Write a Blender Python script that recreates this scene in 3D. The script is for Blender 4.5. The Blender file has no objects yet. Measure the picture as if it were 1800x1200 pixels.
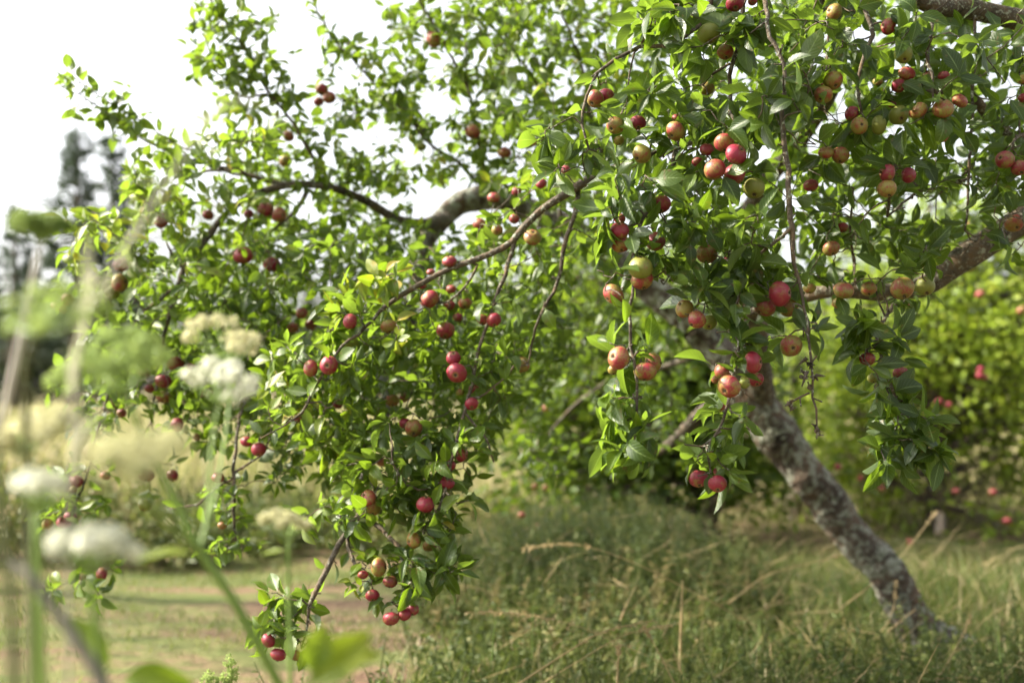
import bpy, math, random
import numpy as np
from mathutils import Vector, Matrix, noise as mnoise

random.seed(11)
rng = np.random.default_rng(11)
scene = bpy.context.scene
COL = scene.collection
rad = math.radians

# ---------------------------------------------------------------- camera
CAM_H, FPX = 0.95, 1750.0
PITCH = math.atan(90 / FPX)
cam_data = bpy.data.cameras.new('camera')
cam = bpy.data.objects.new('camera', cam_data)
COL.objects.link(cam)
cam.location = (0, 0, CAM_H)
cam.rotation_euler = (math.pi / 2 + PITCH, 0, 0)
cam_data.sensor_width = 36.0
cam_data.lens = 35.0
cam_data.clip_start = 0.02
cam_data.clip_end = 3000
cam_data.dof.use_dof = True
cam_data.dof.focus_distance = 1.76
cam_data.dof.aperture_fstop = 2.2
scene.camera = cam

# ---------------------------------------------------------------- light
SUN_AZ, SUN_EL = rad(-84), rad(39)          # clockwise from the view direction, height
world = bpy.data.worlds.new('World')
scene.world = world
world.use_nodes = True
wt = world.node_tree
bg = wt.nodes['Background']
sky = wt.nodes.new('ShaderNodeTexSky')
sky.sky_type = 'NISHITA'
sky.sun_disc = False
sky.sun_elevation = SUN_EL
sky.sun_rotation = SUN_AZ % (2 * math.pi)
sky.air_density = 1.0
sky.dust_density = 6.0
sky.ozone_density = 1.0
hs = wt.nodes.new('ShaderNodeHueSaturation')   # thin bright cloud over the whole sky
hs.inputs['Saturation'].default_value = 0.22
hs.inputs['Value'].default_value = 1.15
wt.links.new(sky.outputs[0], hs.inputs['Color'])
wt.links.new(hs.outputs[0], bg.inputs[0])
bg.inputs[1].default_value = 0.15
sd = bpy.data.lights.new('sun', 'SUN')
sd.energy = 5.0
sd.angle = rad(0.6)
sd.color = (1.0, 0.91, 0.75)
sun = bpy.data.objects.new('sun', sd)
COL.objects.link(sun)
to_sun = Vector((math.sin(SUN_AZ) * math.cos(SUN_EL), math.cos(SUN_AZ) * math.cos(SUN_EL), math.sin(SUN_EL)))
sun.rotation_euler = to_sun.to_track_quat('Z', 'Y').to_euler()
vs = scene.view_settings
vs.view_transform = 'Standard'
vs.look = 'None'
vs.gamma = 1.0
vs.exposure = 1.55
vs.use_curve_mapping = False

# ---------------------------------------------------------------- helpers
CP, SP = math.cos(PITCH), math.sin(PITCH)


def P(x, y, D):
    """The point D metres deep along the view direction that the photograph shows at (x, y)."""
    a, b = (x - 900) / FPX * D, (600 - y) / FPX * D
    return np.array([a, D * CP - b * SP, CAM_H + D * SP + b * CP])


def project(v):
    v = np.asarray(v, float)
    dy, dz = v[..., 1], v[..., 2] - CAM_H
    D = dy * CP + dz * SP
    b = -dy * SP + dz * CP
    D = np.where(np.abs(D) < 1e-3, 1e-3, D)
    return 900 + v[..., 0] / D * FPX, 600 - b / D * FPX, D


def height(x, y):
    x, y = np.asarray(x, float), np.asarray(y, float)
    h = 0.025 * np.sin(1.3 * x + 0.5) * np.cos(1.1 * y) + 0.012 * np.sin(3.7 * x + 2.1 * y)
    h = h + 0.05 * np.clip((y - 5.8) / 1.5, 0, 1) + np.clip((y - 20) / 200, 0, 1) * 1.5
    return h


def G(x, y, lift=0.0):
    """The ground point the photograph shows at (x, y)."""
    d = CAM_H * FPX / max(y - 690, 4)
    X = (x - 900) / FPX * d
    return np.array([X, d, float(height(X, d)) + lift])


def norm(v):
    v = np.asarray(v, float)
    return v / np.maximum(np.linalg.norm(v, axis=-1, keepdims=True), 1e-9)


class MB:
    """Collects pieces and links them as ONE mesh object."""

    def __init__(self):
        self.v, self.f4, self.f3, self.uv4, self.uv3, self.t, self.n = [], [], [], [], [], [], 0

    def add(self, verts, quads=None, tris=None, tint=0.5, uvq=None, uvt=None):
        verts = np.asarray(verts, float).reshape(-1, 3)
        if quads is not None and len(quads):
            quads = np.asarray(quads, int).reshape(-1, 4)
            self.f4.append(quads + self.n)
            self.uv4.append(np.zeros((len(quads), 4, 2)) if uvq is None else np.asarray(uvq, float).reshape(-1, 4, 2))
        if tris is not None and len(tris):
            tris = np.asarray(tris, int).reshape(-1, 3)
            self.f3.append(tris + self.n)
            self.uv3.append(np.zeros((len(tris), 3, 2)) if uvt is None else np.asarray(uvt, float).reshape(-1, 3, 2))
        self.v.append(verts)
        self.t.append(np.broadcast_to(np.asarray(tint, float).reshape(-1), (len(verts),)) if np.size(tint) in (1, len(verts)) else np.full(len(verts), 0.5))
        self.n += len(verts)

    def build(self, name, mat, parent=None, smooth=True, base=None):
        if self.n == 0:
            return None
        v = np.concatenate(self.v)
        if base is not None:
            v = v - np.asarray(base, float)
        me = bpy.data.meshes.new(name)
        q = np.concatenate(self.f4) if self.f4 else np.zeros((0, 4), int)
        t = np.concatenate(self.f3) if self.f3 else np.zeros((0, 3), int)
        me.vertices.add(len(v))
        me.vertices.foreach_set('co', v.ravel())
        nl = len(q) * 4 + len(t) * 3
        me.loops.add(nl)
        me.loops.foreach_set('vertex_index', np.concatenate([q.ravel(), t.ravel()]).astype(np.int32))
        me.polygons.add(len(q) + len(t))
        me.polygons.foreach_set('loop_start', np.concatenate([np.arange(len(q)) * 4, len(q) * 4 + np.arange(len(t)) * 3]).astype(np.int32))
        me.polygons.foreach_set('use_smooth', np.full(len(q) + len(t), smooth))
        uv = me.uv_layers.new(name='UVMap')
        u = [a.reshape(-1, 2) for a in self.uv4] + [a.reshape(-1, 2) for a in self.uv3]
        uv.data.foreach_set('uv', np.concatenate(u).ravel())
        at = me.attributes.new('tint', 'FLOAT', 'POINT')
        at.data.foreach_set('value', np.concatenate(self.t).astype(np.float32))
        me.update(calc_edges=True)
        me.validate()
        me.materials.append(mat)
        o = bpy.data.objects.new(name, me)
        COL.objects.link(o)
        if parent is not None:
            o.parent = parent
        elif base is not None:
            o.location = base
        return o


def tag(o, label=None, cat=None, group=None, kind=None):
    if label:
        o['label'] = label
    if cat:
        o['category'] = cat
    if group:
        o['group'] = group
    if kind:
        o['kind'] = kind
    return o


def empty(name, loc, label, cat, group=None):
    o = bpy.data.objects.new(name, None)
    COL.objects.link(o)
    o.empty_display_size = 0.05
    o.location = loc
    return tag(o, label, cat, group)


def resample(pts, step):
    """Smooth (Catmull-Rom) curve through rows of x, y, z, radius ..., about one row per step."""
    p = np.asarray(pts, float)
    if len(p) == 2:
        n = max(2, int(np.linalg.norm(p[1, :3] - p[0, :3]) / step) + 1)
        return p[0] + (p[1] - p[0]) * np.linspace(0, 1, n)[:, None]
    q = np.vstack([2 * p[0] - p[1], p, 2 * p[-1] - p[-2]])
    out = []
    for i in range(1, len(q) - 2):
        a, b, c, d = q[i - 1], q[i], q[i + 1], q[i + 2]
        n = max(1, int(np.linalg.norm(c[:3] - b[:3]) / step))
        t = (np.arange(n) / n)[:, None]
        out.append(0.5 * (2 * b + (c - a) * t + (2 * a - 5 * b + 4 * c - d) * t ** 2 + (3 * b - a - 3 * c + d) * t ** 3))
    out.append(p[-1:])
    return np.vstack(out)


def tube(mb, pts, radii, sides=6, tint=0.5, rough=0.0, seed=0.0, cap=True):
    p = np.asarray(pts, float)
    n = len(p)
    if n < 2:
        return
    r = np.broadcast_to(np.asarray(radii, float), (n,))
    tg = np.gradient(p, axis=0)
    tg = norm(tg)
    ref = np.array([0.0, 0.0, 1.0]) if abs(tg[0, 2]) < 0.9 else np.array([1.0, 0, 0])
    a = norm(np.cross(tg[0], ref))
    A = [a]
    for i in range(1, n):
        a = A[-1] - tg[i] * np.dot(A[-1], tg[i])
        A.append(norm(a))
    A = np.array(A)
    B = np.cross(tg, A)
    ang = np.arange(sides) / sides * 2 * math.pi
    rr = np.repeat(r[:, None], sides, 1)
    dirs = A[:, None] * np.cos(ang)[None, :, None] + B[:, None] * np.sin(ang)[None, :, None]
    if rough > 0:
        for i in range(n):
            for j in range(sides):
                c = p[i] + dirs[i, j] * r[i]
                k = mnoise.noise(Vector(c) * 9 + Vector((seed, 0, 0))) * 0.6 + mnoise.noise(Vector(c) * 26) * 0.4 + mnoise.noise(Vector(c) * 70) * 0.25
                rr[i, j] *= 1 + rough * k
    v = p[:, None] + dirs * rr[:, :, None]
    idx = np.arange(n * sides).reshape(n, sides)
    q = np.stack([idx[:-1], np.roll(idx, -1, 1)[:-1], np.roll(idx, -1, 1)[1:], idx[1:]], -1).reshape(-1, 4)
    v = v.reshape(-1, 3)
    tris = None
    if cap:
        v = np.vstack([v, p[-1] + tg[-1] * r[-1] * 0.6])
        last = idx[-1]
        tris = np.stack([last, np.roll(last, -1), np.full(sides, n * sides)], -1)
    mb.add(v, q, tris, tint)


def leaf_template(nt, na, kind='apple'):
    t = np.linspace(0, 1, nt)
    if kind == 'apple':
        pet = 0.16
        u = np.clip((t - pet) / (1 - pet), 0, 1)
        w = np.where(t < pet, 0.03, np.sin(math.pi * np.clip(u, 0, 1) ** 0.82) ** 0.85)
        w = np.maximum(w, 0.02)
        w[-1] = 0.0
    else:
        w = np.sin(math.pi * t ** 0.8) ** 0.9
        w[0] = 0.1
        w[-1] = 0.0
    s = np.linspace(-1, 1, na)
    idx = np.arange(nt * na).reshape(nt, na)
    q = np.stack([idx[:-1, :-1], idx[:-1, 1:], idx[1:, 1:], idx[1:, :-1]], -1).reshape(-1, 4)
    uu = np.broadcast_to((s * 0.5 + 0.5)[None], (nt, na)).ravel()
    vv = np.broadcast_to(t[:, None], (nt, na)).ravel()
    uv = np.stack([uu, vv], -1)[q]
    return t, w, s, q, uv


TPL = {'fine': leaf_template(9, 5), 'mid': leaf_template(7, 3), 'low': leaf_template(4, 3), 'blade': leaf_template(5, 2, 'blade')}


def add_leaves(mb, base, d, n, L, W, tint, tpl='mid', fold=None, curl=None):
    """A batch of leaves: base points, directions, upper-side normals, lengths, widths."""
    base = np.asarray(base, float).reshape(-1, 3)
    N = len(base)
    if N == 0:
        return
    t, w, s, q, uv = TPL[tpl]
    d = norm(d)
    n = np.asarray(n, float)
    n = norm(n - d * np.sum(n * d, -1, keepdims=True) + 1e-6)
    sd_ = np.cross(d, n)
    L = np.broadcast_to(L, (N,))
    W = np.broadcast_to(W, (N,))
    fold = rng.uniform(0.1, 0.75, N) if fold is None else np.broadcast_to(fold, (N,))
    curl = rng.normal(0.55, 0.55, N) if curl is None else np.broadcast_to(curl, (N,))
    curl = np.where(np.abs(curl) < 0.05, 0.05, curl)
    kt = curl[:, None] * t[None]
    X = np.sin(kt) / curl[:, None]
    Z = -(1 - np.cos(kt)) / curl[:, None]
    half = 0.5 * W[:, None] * w[None]
    wav = rng.uniform(0, 0.16, N)[:, None] * np.sin(t[None] * rng.uniform(8, 16, N)[:, None] + rng.uniform(0, 6, N)[:, None])
    tw = rng.normal(0, 0.35, N)[:, None] * t[None]
    ss = s[None, None, :]
    lat = half[:, :, None] * ss * np.cos(fold)[:, None, None]
    up = half[:, :, None] * np.abs(ss) * np.sin(fold)[:, None, None] + half[:, :, None] * (wav[:, :, None] * ss ** 2)
    lat2 = lat * np.cos(tw)[:, :, None] - up * np.sin(tw)[:, :, None]
    up2 = lat * np.sin(tw)[:, :, None] + up * np.cos(tw)[:, :, None]
    Zc = Z[:, :, None] * L[:, None, None] + up2
    Xc = np.broadcast_to((X * L[:, None])[:, :, None], Zc.shape)
    v = base[:, None, None] + d[:, None, None] * Xc[..., None] + n[:, None, None] * Zc[..., None] + sd_[:, None, None] * lat2[..., None]
    m = len(t) * len(s)
    quads = (q[None] + (np.arange(N) * m)[:, None, None]).reshape(-1, 4)
    tint = np.repeat(np.broadcast_to(tint, (N,)), m)
    mb.add(v.reshape(-1, 3), quads, None, tint, np.broadcast_to(uv[None], (N,) + uv.shape).reshape(-1, 4, 2))


# ---------------------------------------------------------------- materials
def new_mat(name):
    m = bpy.data.materials.new(name)
    m.use_nodes = True
    nt = m.node_tree
    nt.nodes.clear()
    out = nt.nodes.new('ShaderNodeOutputMaterial')
    return m, nt, out


def N_(nt, typ, **kw):
    n = nt.nodes.new(typ)
    for k, v in kw.items():
        if k in n.bl_rna.properties:
            setattr(n, k, v)
        else:
            n.inputs[k].default_value = v
    return n


def ramp(nt, fac, stops):
    r = nt.nodes.new('ShaderNodeValToRGB')
    el = r.color_ramp.elements
    while len(el) < len(stops):
        el.new(0.5)
    for e, (p, c) in zip(el, stops):
        e.position = p
        e.color = (*c, 1) if len(c) == 3 else c
    nt.links.new(fac, r.inputs[0])
    return r.outputs[0]


def mixc(nt, fac, a, b, mode='MIX'):
    m = nt.nodes.new('ShaderNodeMix')
    m.data_type = 'RGBA'
    m.blend_type = mode
    for sock, v in ((m.inputs[0], fac), (m.inputs[6], a), (m.inputs[7], b)):
        if hasattr(v, 'is_linked'):
            nt.links.new(v, sock)
        elif isinstance(v, (int, float)):
            sock.default_value = v
        else:
            sock.default_value = (*v, 1)
    return m.outputs[2]


def math_(nt, op, a, b=0.0, c=None):
    m = nt.nodes.new('ShaderNodeMath')
    m.operation = op
    for i, v in enumerate((a, b, c)):
        if v is None:
            continue
        if hasattr(v, 'is_linked'):
            nt.links.new(v, m.inputs[i])
        else:
            m.inputs[i].default_value = v
    return m.outputs[0]


def leafy(name, stops, trans=0.45, tcol=(0.30, 0.42, 0.03), rough=0.42, spec=0.45, veins=False, under=None):
    m, nt, out = new_mat(name)
    at = N_(nt, 'ShaderNodeAttribute', attribute_name='tint')
    geo = nt.nodes.new('ShaderNodeNewGeometry')
    ns = N_(nt, 'ShaderNodeTexNoise', Scale=22.0, Detail=2.0)
    nt.links.new(geo.outputs['Position'], ns.inputs['Vector'])
    f = math_(nt, 'ADD', at.outputs['Fac'], math_(nt, 'MULTIPLY', math_(nt, 'SUBTRACT', ns.outputs[0], 0.5), 0.5))
    col = ramp(nt, f, stops)
    bumpn = None
    if veins:
        uv = nt.nodes.new('ShaderNodeUVMap')
        sp = nt.nodes.new('ShaderNodeSeparateXYZ')
        nt.links.new(uv.outputs[0], sp.inputs[0])
        du = math_(nt, 'ABSOLUTE', math_(nt, 'SUBTRACT', sp.outputs[0], 0.5))
        mid = math_(nt, 'LESS_THAN', du, 0.035)
        # side veins run forward from the midrib
        k = math_(nt, 'FRACT', math_(nt, 'MULTIPLY', math_(nt, 'SUBTRACT', sp.outputs[1], math_(nt, 'MULTIPLY', du, 0.55)), 9.0))
        side = math_(nt, 'LESS_THAN', math_(nt, 'ABSOLUTE', math_(nt, 'SUBTRACT', k, 0.5)), 0.07)
        vein = math_(nt, 'MAXIMUM', mid, math_(nt, 'MULTIPLY', side, 0.45))
        col = mixc(nt, math_(nt, 'MULTIPLY', vein, 0.55), col, (0.22, 0.30, 0.10))
        spots = N_(nt, 'ShaderNodeTexNoise', Scale=95.0, Detail=1.0)
        nt.links.new(geo.outputs['Position'], spots.inputs['Vector'])
        big = N_(nt, 'ShaderNodeTexNoise', Scale=14.0, Detail=1.0)
        nt.links.new(geo.outputs['Position'], big.inputs['Vector'])
        sm = math_(nt, 'MULTIPLY', math_(nt, 'GREATER_THAN', spots.outputs[0], 0.66), math_(nt, 'GREATER_THAN', big.outputs[0], 0.5))
        col = mixc(nt, math_(nt, 'MULTIPLY', sm, 0.6), col, (0.13, 0.075, 0.03))
        bump = N_(nt, 'ShaderNodeBump', Strength=0.35, Distance=0.002)
        bh = math_(nt, 'SUBTRACT', math_(nt, 'MULTIPLY', math_(nt, 'ABSOLUTE', math_(nt, 'SUBTRACT', k, 0.5)), 0.8), math_(nt, 'MULTIPLY', mid, 0.6))
        nt.links.new(bh, bump.inputs['Height'])
        bumpn = bump.outputs[0]
    if under is not None:
        col2 = mixc(nt, 0.45, col, under)
        col = mixc(nt, geo.outputs['Backfacing'], col, col2)
    b = N_(nt, 'ShaderNodeBsdfPrincipled', Roughness=rough)
    b.inputs['Specular IOR Level'].default_value = spec
    nt.links.new(col, b.inputs['Base Color'])
    if bumpn is not None:
        nt.links.new(bumpn, b.inputs['Normal'])
    tr = nt.nodes.new('ShaderNodeBsdfTranslucent')
    tc = mixc(nt, 0.55, col, tcol)
    nt.links.new(tc, tr.inputs[0])
    mx = nt.nodes.new('ShaderNodeMixShader')
    mx.inputs[0].default_value = trans
    nt.links.new(b.outputs[0], mx.inputs[1])
    nt.links.new(tr.outputs[0], mx.inputs[2])
    nt.links.new(mx.outputs[0], out.inputs[0])
    return m


def bark(name, scale, dark, mid, lichen, amount, bumpd=0.01):
    m, nt, out = new_mat(name)
    tc = nt.nodes.new('ShaderNodeNewGeometry')
    pos = tc.outputs['Position']
    n1 = N_(nt, 'ShaderNodeTexNoise', Scale=9.0 * scale, Detail=6.0, Roughness=0.65)
    n2 = N_(nt, 'ShaderNodeTexNoise', Scale=19.0 * scale, Detail=6.0, Roughness=0.72, Distortion=0.9)
    n3 = N_(nt, 'ShaderNodeTexNoise', Scale=45.0 * scale, Detail=4.0)
    vo = N_(nt, 'ShaderNodeTexVoronoi', Scale=28.0 * scale)
    for n in (n1, n2, n3, vo):
        nt.links.new(pos, n.inputs['Vector'])
    base = ramp(nt, n1.outputs[0], [(0.3, dark), (0.5, mid), (0.72, (mid[0] * 1.7, mid[1] * 1.35, mid[2] * 1.0))])
    lf = math_(nt, 'ADD', n2.outputs[0], math_(nt, 'MULTIPLY', math_(nt, 'SUBTRACT', n3.outputs[0], 0.5), 0.35))
    lm = ramp(nt, lf, [(amount, (0, 0, 0)), (amount + 0.10, (1, 1, 1))])
    lc = ramp(nt, n3.outputs[0], [(0.3, (lichen[0] * .6, lichen[1] * .65, lichen[2] * .55)), (0.65, lichen)])
    col = mixc(nt, lm, base, lc)
    b = N_(nt, 'ShaderNodeBsdfPrincipled', Roughness=0.9)
    b.inputs['Specular IOR Level'].default_value = 0.2
    nt.links.new(col, b.inputs['Base Color'])
    h = math_(nt, 'ADD', math_(nt, 'MULTIPLY', vo.outputs[0], 0.6), n3.outputs[0])
    bp = N_(nt, 'ShaderNodeBump', Strength=0.9, Distance=bumpd)
    nt.links.new(h, bp.inputs['Height'])
    nt.links.new(bp.outputs[0], b.inputs['Normal'])
    nt.links.new(b.outputs[0], out.inputs[0])
    return m


def plain(name, c, c2=None, rough=0.7, scale=60.0, trans=0.0):
    m, nt, out = new_mat(name)
    geo = nt.nodes.new('ShaderNodeNewGeometry')
    ns = N_(nt, 'ShaderNodeTexNoise', Scale=scale, Detail=3.0)
    nt.links.new(geo.outputs['Position'], ns.inputs['Vector'])
    col = ramp(nt, ns.outputs[0], [(0.3, c), (0.7, c2 or c)])
    b = N_(nt, 'ShaderNodeBsdfPrincipled', Roughness=rough)
    nt.links.new(col, b.inputs['Base Color'])
    if trans:
        tr = nt.nodes.new('ShaderNodeBsdfTranslucent')
        nt.links.new(col, tr.inputs[0])
        mx = nt.nodes.new('ShaderNodeMixShader')
        mx.inputs[0].default_value = trans
        nt.links.new(b.outputs[0], mx.inputs[1])
        nt.links.new(tr.outputs[0], mx.inputs[2])
        nt.links.new(mx.outputs[0], out.inputs[0])
    else:
        nt.links.new(b.outputs[0], out.inputs[0])
    return m


def apple_skin():
    """Object colour: R = how red, G = how purple the red is, B = how yellow the ground colour is."""
    m, nt, out = new_mat('apple_skin')
    oi = nt.nodes.new('ShaderNodeObjectInfo')
    tc = nt.nodes.new('ShaderNodeTexCoord')
    sc = nt.nodes.new('ShaderNodeSeparateColor')
    nt.links.new(oi.outputs['Color'], sc.inputs[0])
    off = nt.nodes.new('ShaderNodeVectorMath')
    off.operation = 'ADD'
    nt.links.new(tc.outputs['Object'], off.inputs[0])
    cx = nt.nodes.new('ShaderNodeCombineXYZ')
    nt.links.new(math_(nt, 'MULTIPLY', oi.outputs['Random'], 7.0), cx.inputs[0])
    nt.links.new(math_(nt, 'MULTIPLY', oi.outputs['Random'], 3.0), cx.inputs[1])
    nt.links.new(cx.outputs[0], off.inputs[1])
    mp = N_(nt, 'ShaderNodeMapping')
    mp.inputs['Scale'].default_value = (1.0, 1.0, 0.16)
    nt.links.new(off.outputs[0], mp.inputs[0])
    streak = N_(nt, 'ShaderNodeTexNoise', Scale=8.5, Detail=4.0, Roughness=0.6)
    nt.links.new(mp.outputs[0], streak.inputs['Vector'])
    blot = N_(nt, 'ShaderNodeTexNoise', Scale=1.1, Detail=2.0)
    nt.links.new(off.outputs[0], blot.inputs['Vector'])
    f = math_(nt, 'ADD', math_(nt, 'MULTIPLY', blot.outputs[0], 1.3), math_(nt, 'MULTIPLY', streak.outputs[0], 1.25))
    f = math_(nt, 'ADD', math_(nt, 'SUBTRACT', f, 1.55), math_(nt, 'MULTIPLY', sc.outputs[0], 1.05))
    red = mixc(nt, sc.outputs[1], (0.26, 0.022, 0.026), (0.175, 0.006, 0.028))
    ground = mixc(nt, sc.outputs[2], (0.125, 0.155, 0.022), (0.27, 0.195, 0.045))
    mid = mixc(nt, 0.55, ground, red)
    fac = ramp(nt, f, [(0.12, (0, 0, 0)), (0.62, (1, 1, 1))])
    lo = mixc(nt, ramp(nt, fac, [(0.0, (0, 0, 0)), (0.5, (1, 1, 1))]), ground, mid)
    col = mixc(nt, ramp(nt, fac, [(0.45, (0, 0, 0)), (1.0, (1, 1, 1))]), lo, red)
    len_ = N_(nt, 'ShaderNodeTexVoronoi', Scale=8.5)
    nt.links.new(off.outputs[0], len_.inputs['Vector'])
    dots = math_(nt, 'LESS_THAN', len_.outputs[0], 0.13)
    col = mixc(nt, math_(nt, 'MULTIPLY', dots, 0.4), col, (0.36, 0.22, 0.11))
    scab = N_(nt, 'ShaderNodeTexNoise', Scale=3.4, Detail=5.0, Roughness=0.7)
    nt.links.new(off.outputs[0], scab.inputs['Vector'])
    sm = ramp(nt, scab.outputs[0], [(0.63, (0, 0, 0)), (0.68, (1, 1, 1))])
    col = mixc(nt, math_(nt, 'MULTIPLY', sm, 0.7), col, (0.10, 0.055, 0.03))
    # russet round the stalk and the eye
    sx = nt.nodes.new('ShaderNodeSeparateXYZ')
    nt.links.new(tc.outputs['Object'], sx.inputs[0])
    rr = math_(nt, 'SQRT', math_(nt, 'ADD', math_(nt, 'POWER', sx.outputs[0], 2.0), math_(nt, 'POWER', sx.outputs[1], 2.0)))
    rf = ramp(nt, math_(nt, 'ADD', rr, math_(nt, 'MULTIPLY', streak.outputs[0], 0.2)), [(0.26, (1, 1, 1)), (0.50, (0, 0, 0))])
    col = mixc(nt, math_(nt, 'MULTIPLY', rf, 0.75), col, (0.26, 0.19, 0.06))
    b = N_(nt, 'ShaderNodeBsdfPrincipled', Roughness=0.34)
    b.inputs['Specular IOR Level'].default_value = 0.42
    b.inputs['Subsurface Weight'].default_value = 0.04
    b.inputs['Subsurface Scale'].default_value = 0.004
    b.inputs['Subsurface Radius'].default_value = (1.0, 0.35, 0.15)
    bl = ramp(nt, scab.outputs[0], [(0.3, (0.36, 0.36, 0.36)), (0.7, (0.6, 0.6, 0.6))])
    nt.links.new(bl, b.inputs['Roughness'])
    nt.links.new(col, b.inputs['Base Color'])
    bp = N_(nt, 'ShaderNodeBump', Strength=0.12, Distance=0.02)
    nt.links.new(streak.outputs[0], bp.inputs['Height'])
    nt.links.new(bp.outputs[0], b.inputs['Normal'])
    nt.links.new(b.outputs[0], out.inputs[0])
    return m


LEAF_STOPS = [(0.0, (0.010, 0.023, 0.005)), (0.35, (0.025, 0.053, 0.006)), (0.7, (0.080, 0.130, 0.007)), (0.94, (0.19, 0.22, 0.012)), (1.0, (0.34, 0.26, 0.03))]
M = {
    'leaf': leafy('apple_leaf', LEAF_STOPS, 0.46, (0.28, 0.44, 0.015), 0.40, 0.45, True, (0.10, 0.135, 0.065)),
    'farleaf': leafy('far_leaf', LEAF_STOPS, 0.42, (0.34, 0.48, 0.03), 0.5, 0.35),
    'sunleaf': leafy('sunlit_leaf', [(0.0, (0.03, 0.055, 0.008)), (0.4, (0.085, 0.135, 0.012)), (0.75, (0.18, 0.25, 0.022)), (1.0, (0.30, 0.33, 0.04))], 0.45, (0.36, 0.48, 0.03), 0.5, 0.35),  # lighter version of the far leaf, sunlight put into its colour
    'hazeleaf': leafy('hazed_leaf', [(0.0, (0.09, 0.115, 0.075)), (1.0, (0.19, 0.21, 0.13))], 0.4, (0.2, 0.23, 0.13), 0.7, 0.15),  # distance haze put into this greyer, paler leaf colour
    'fir': leafy('fir_needles', [(0.0, (0.05, 0.075, 0.05)), (1.0, (0.11, 0.14, 0.085))], 0.2, (0.1, 0.13, 0.08), 0.7, 0.15),  # needle colour paled to carry the haze of distance
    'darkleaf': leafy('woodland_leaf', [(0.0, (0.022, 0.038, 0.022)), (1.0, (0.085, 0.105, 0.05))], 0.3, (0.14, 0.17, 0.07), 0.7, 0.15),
    'weed': leafy('weed_leaf', [(0.0, (0.018, 0.028, 0.007)), (0.5, (0.056, 0.082, 0.016)), (0.8, (0.125, 0.138, 0.036)), (1.0, (0.26, 0.19, 0.085))], 0.28, (0.2, 0.26, 0.035), 0.55, 0.25),
    'grass': leafy('grass_blade', [(0.0, (0.028, 0.052, 0.010)), (0.4, (0.072, 0.108, 0.020)), (0.65, (0.16, 0.165, 0.05)), (0.85, (0.31, 0.262, 0.15)), (1.0, (0.40, 0.32, 0.20))], 0.35, (0.3, 0.35, 0.08), 0.55, 0.25),
    'umbel_green': leafy('umbel_green', [(0.0, (0.10, 0.17, 0.04)), (1.0, (0.36, 0.44, 0.14))], 0.35, (0.4, 0.5, 0.15), 0.7, 0.15),
    'umbel_white': leafy('umbel_white', [(0.0, (0.42, 0.44, 0.30)), (1.0, (0.78, 0.77, 0.66))], 0.35, (0.8, 0.82, 0.7), 0.7, 0.15),
    'umbel_cream': leafy('umbel_cream', [(0.0, (0.36, 0.36, 0.17)), (1.0, (0.78, 0.74, 0.50))], 0.35, (0.7, 0.68, 0.4), 0.7, 0.15),
    'stem_green': leafy('stem_green', [(0.0, (0.10, 0.17, 0.035)), (1.0, (0.26, 0.36, 0.09))], 0.15, (0.3, 0.4, 0.1), 0.5, 0.3),
    'stem_dark': plain('stem_dark', (0.05, 0.055, 0.02), (0.10, 0.11, 0.03), 0.7),
    'stem_dry': plain('stem_dry', (0.34, 0.31, 0.26), (0.52, 0.48, 0.42), 0.75, 60, 0.15),
    'stick': plain('dead_stick', (0.10, 0.09, 0.075), (0.19, 0.17, 0.14), 0.8),
    'straw': leafy('straw', [(0.0, (0.26, 0.19, 0.09)), (1.0, (0.52, 0.40, 0.22))], 0.3, (0.5, 0.4, 0.2), 0.6, 0.2),
    'bark': bark('trunk_bark', 1.0, (0.015, 0.013, 0.011), (0.078, 0.060, 0.046), (0.24, 0.245, 0.20), 0.475, 0.018),
    'twig': bark('twig_bark', 4.0, (0.028, 0.022, 0.017), (0.085, 0.068, 0.05), (0.30, 0.31, 0.25), 0.55, 0.003),
    'farbark': bark('far_bark', 0.8, (0.02, 0.016, 0.012), (0.07, 0.055, 0.04), (0.22, 0.22, 0.18), 0.55, 0.02),
    'skin': apple_skin(),
    'eye': plain('apple_eye', (0.025, 0.018, 0.012), (0.09, 0.06, 0.035), 0.9, 300),
    'post': bark('post_wood', 1.5, (0.28, 0.22, 0.18), (0.42, 0.34, 0.29), (0.55, 0.47, 0.41), 0.52, 0.004),
}

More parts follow.
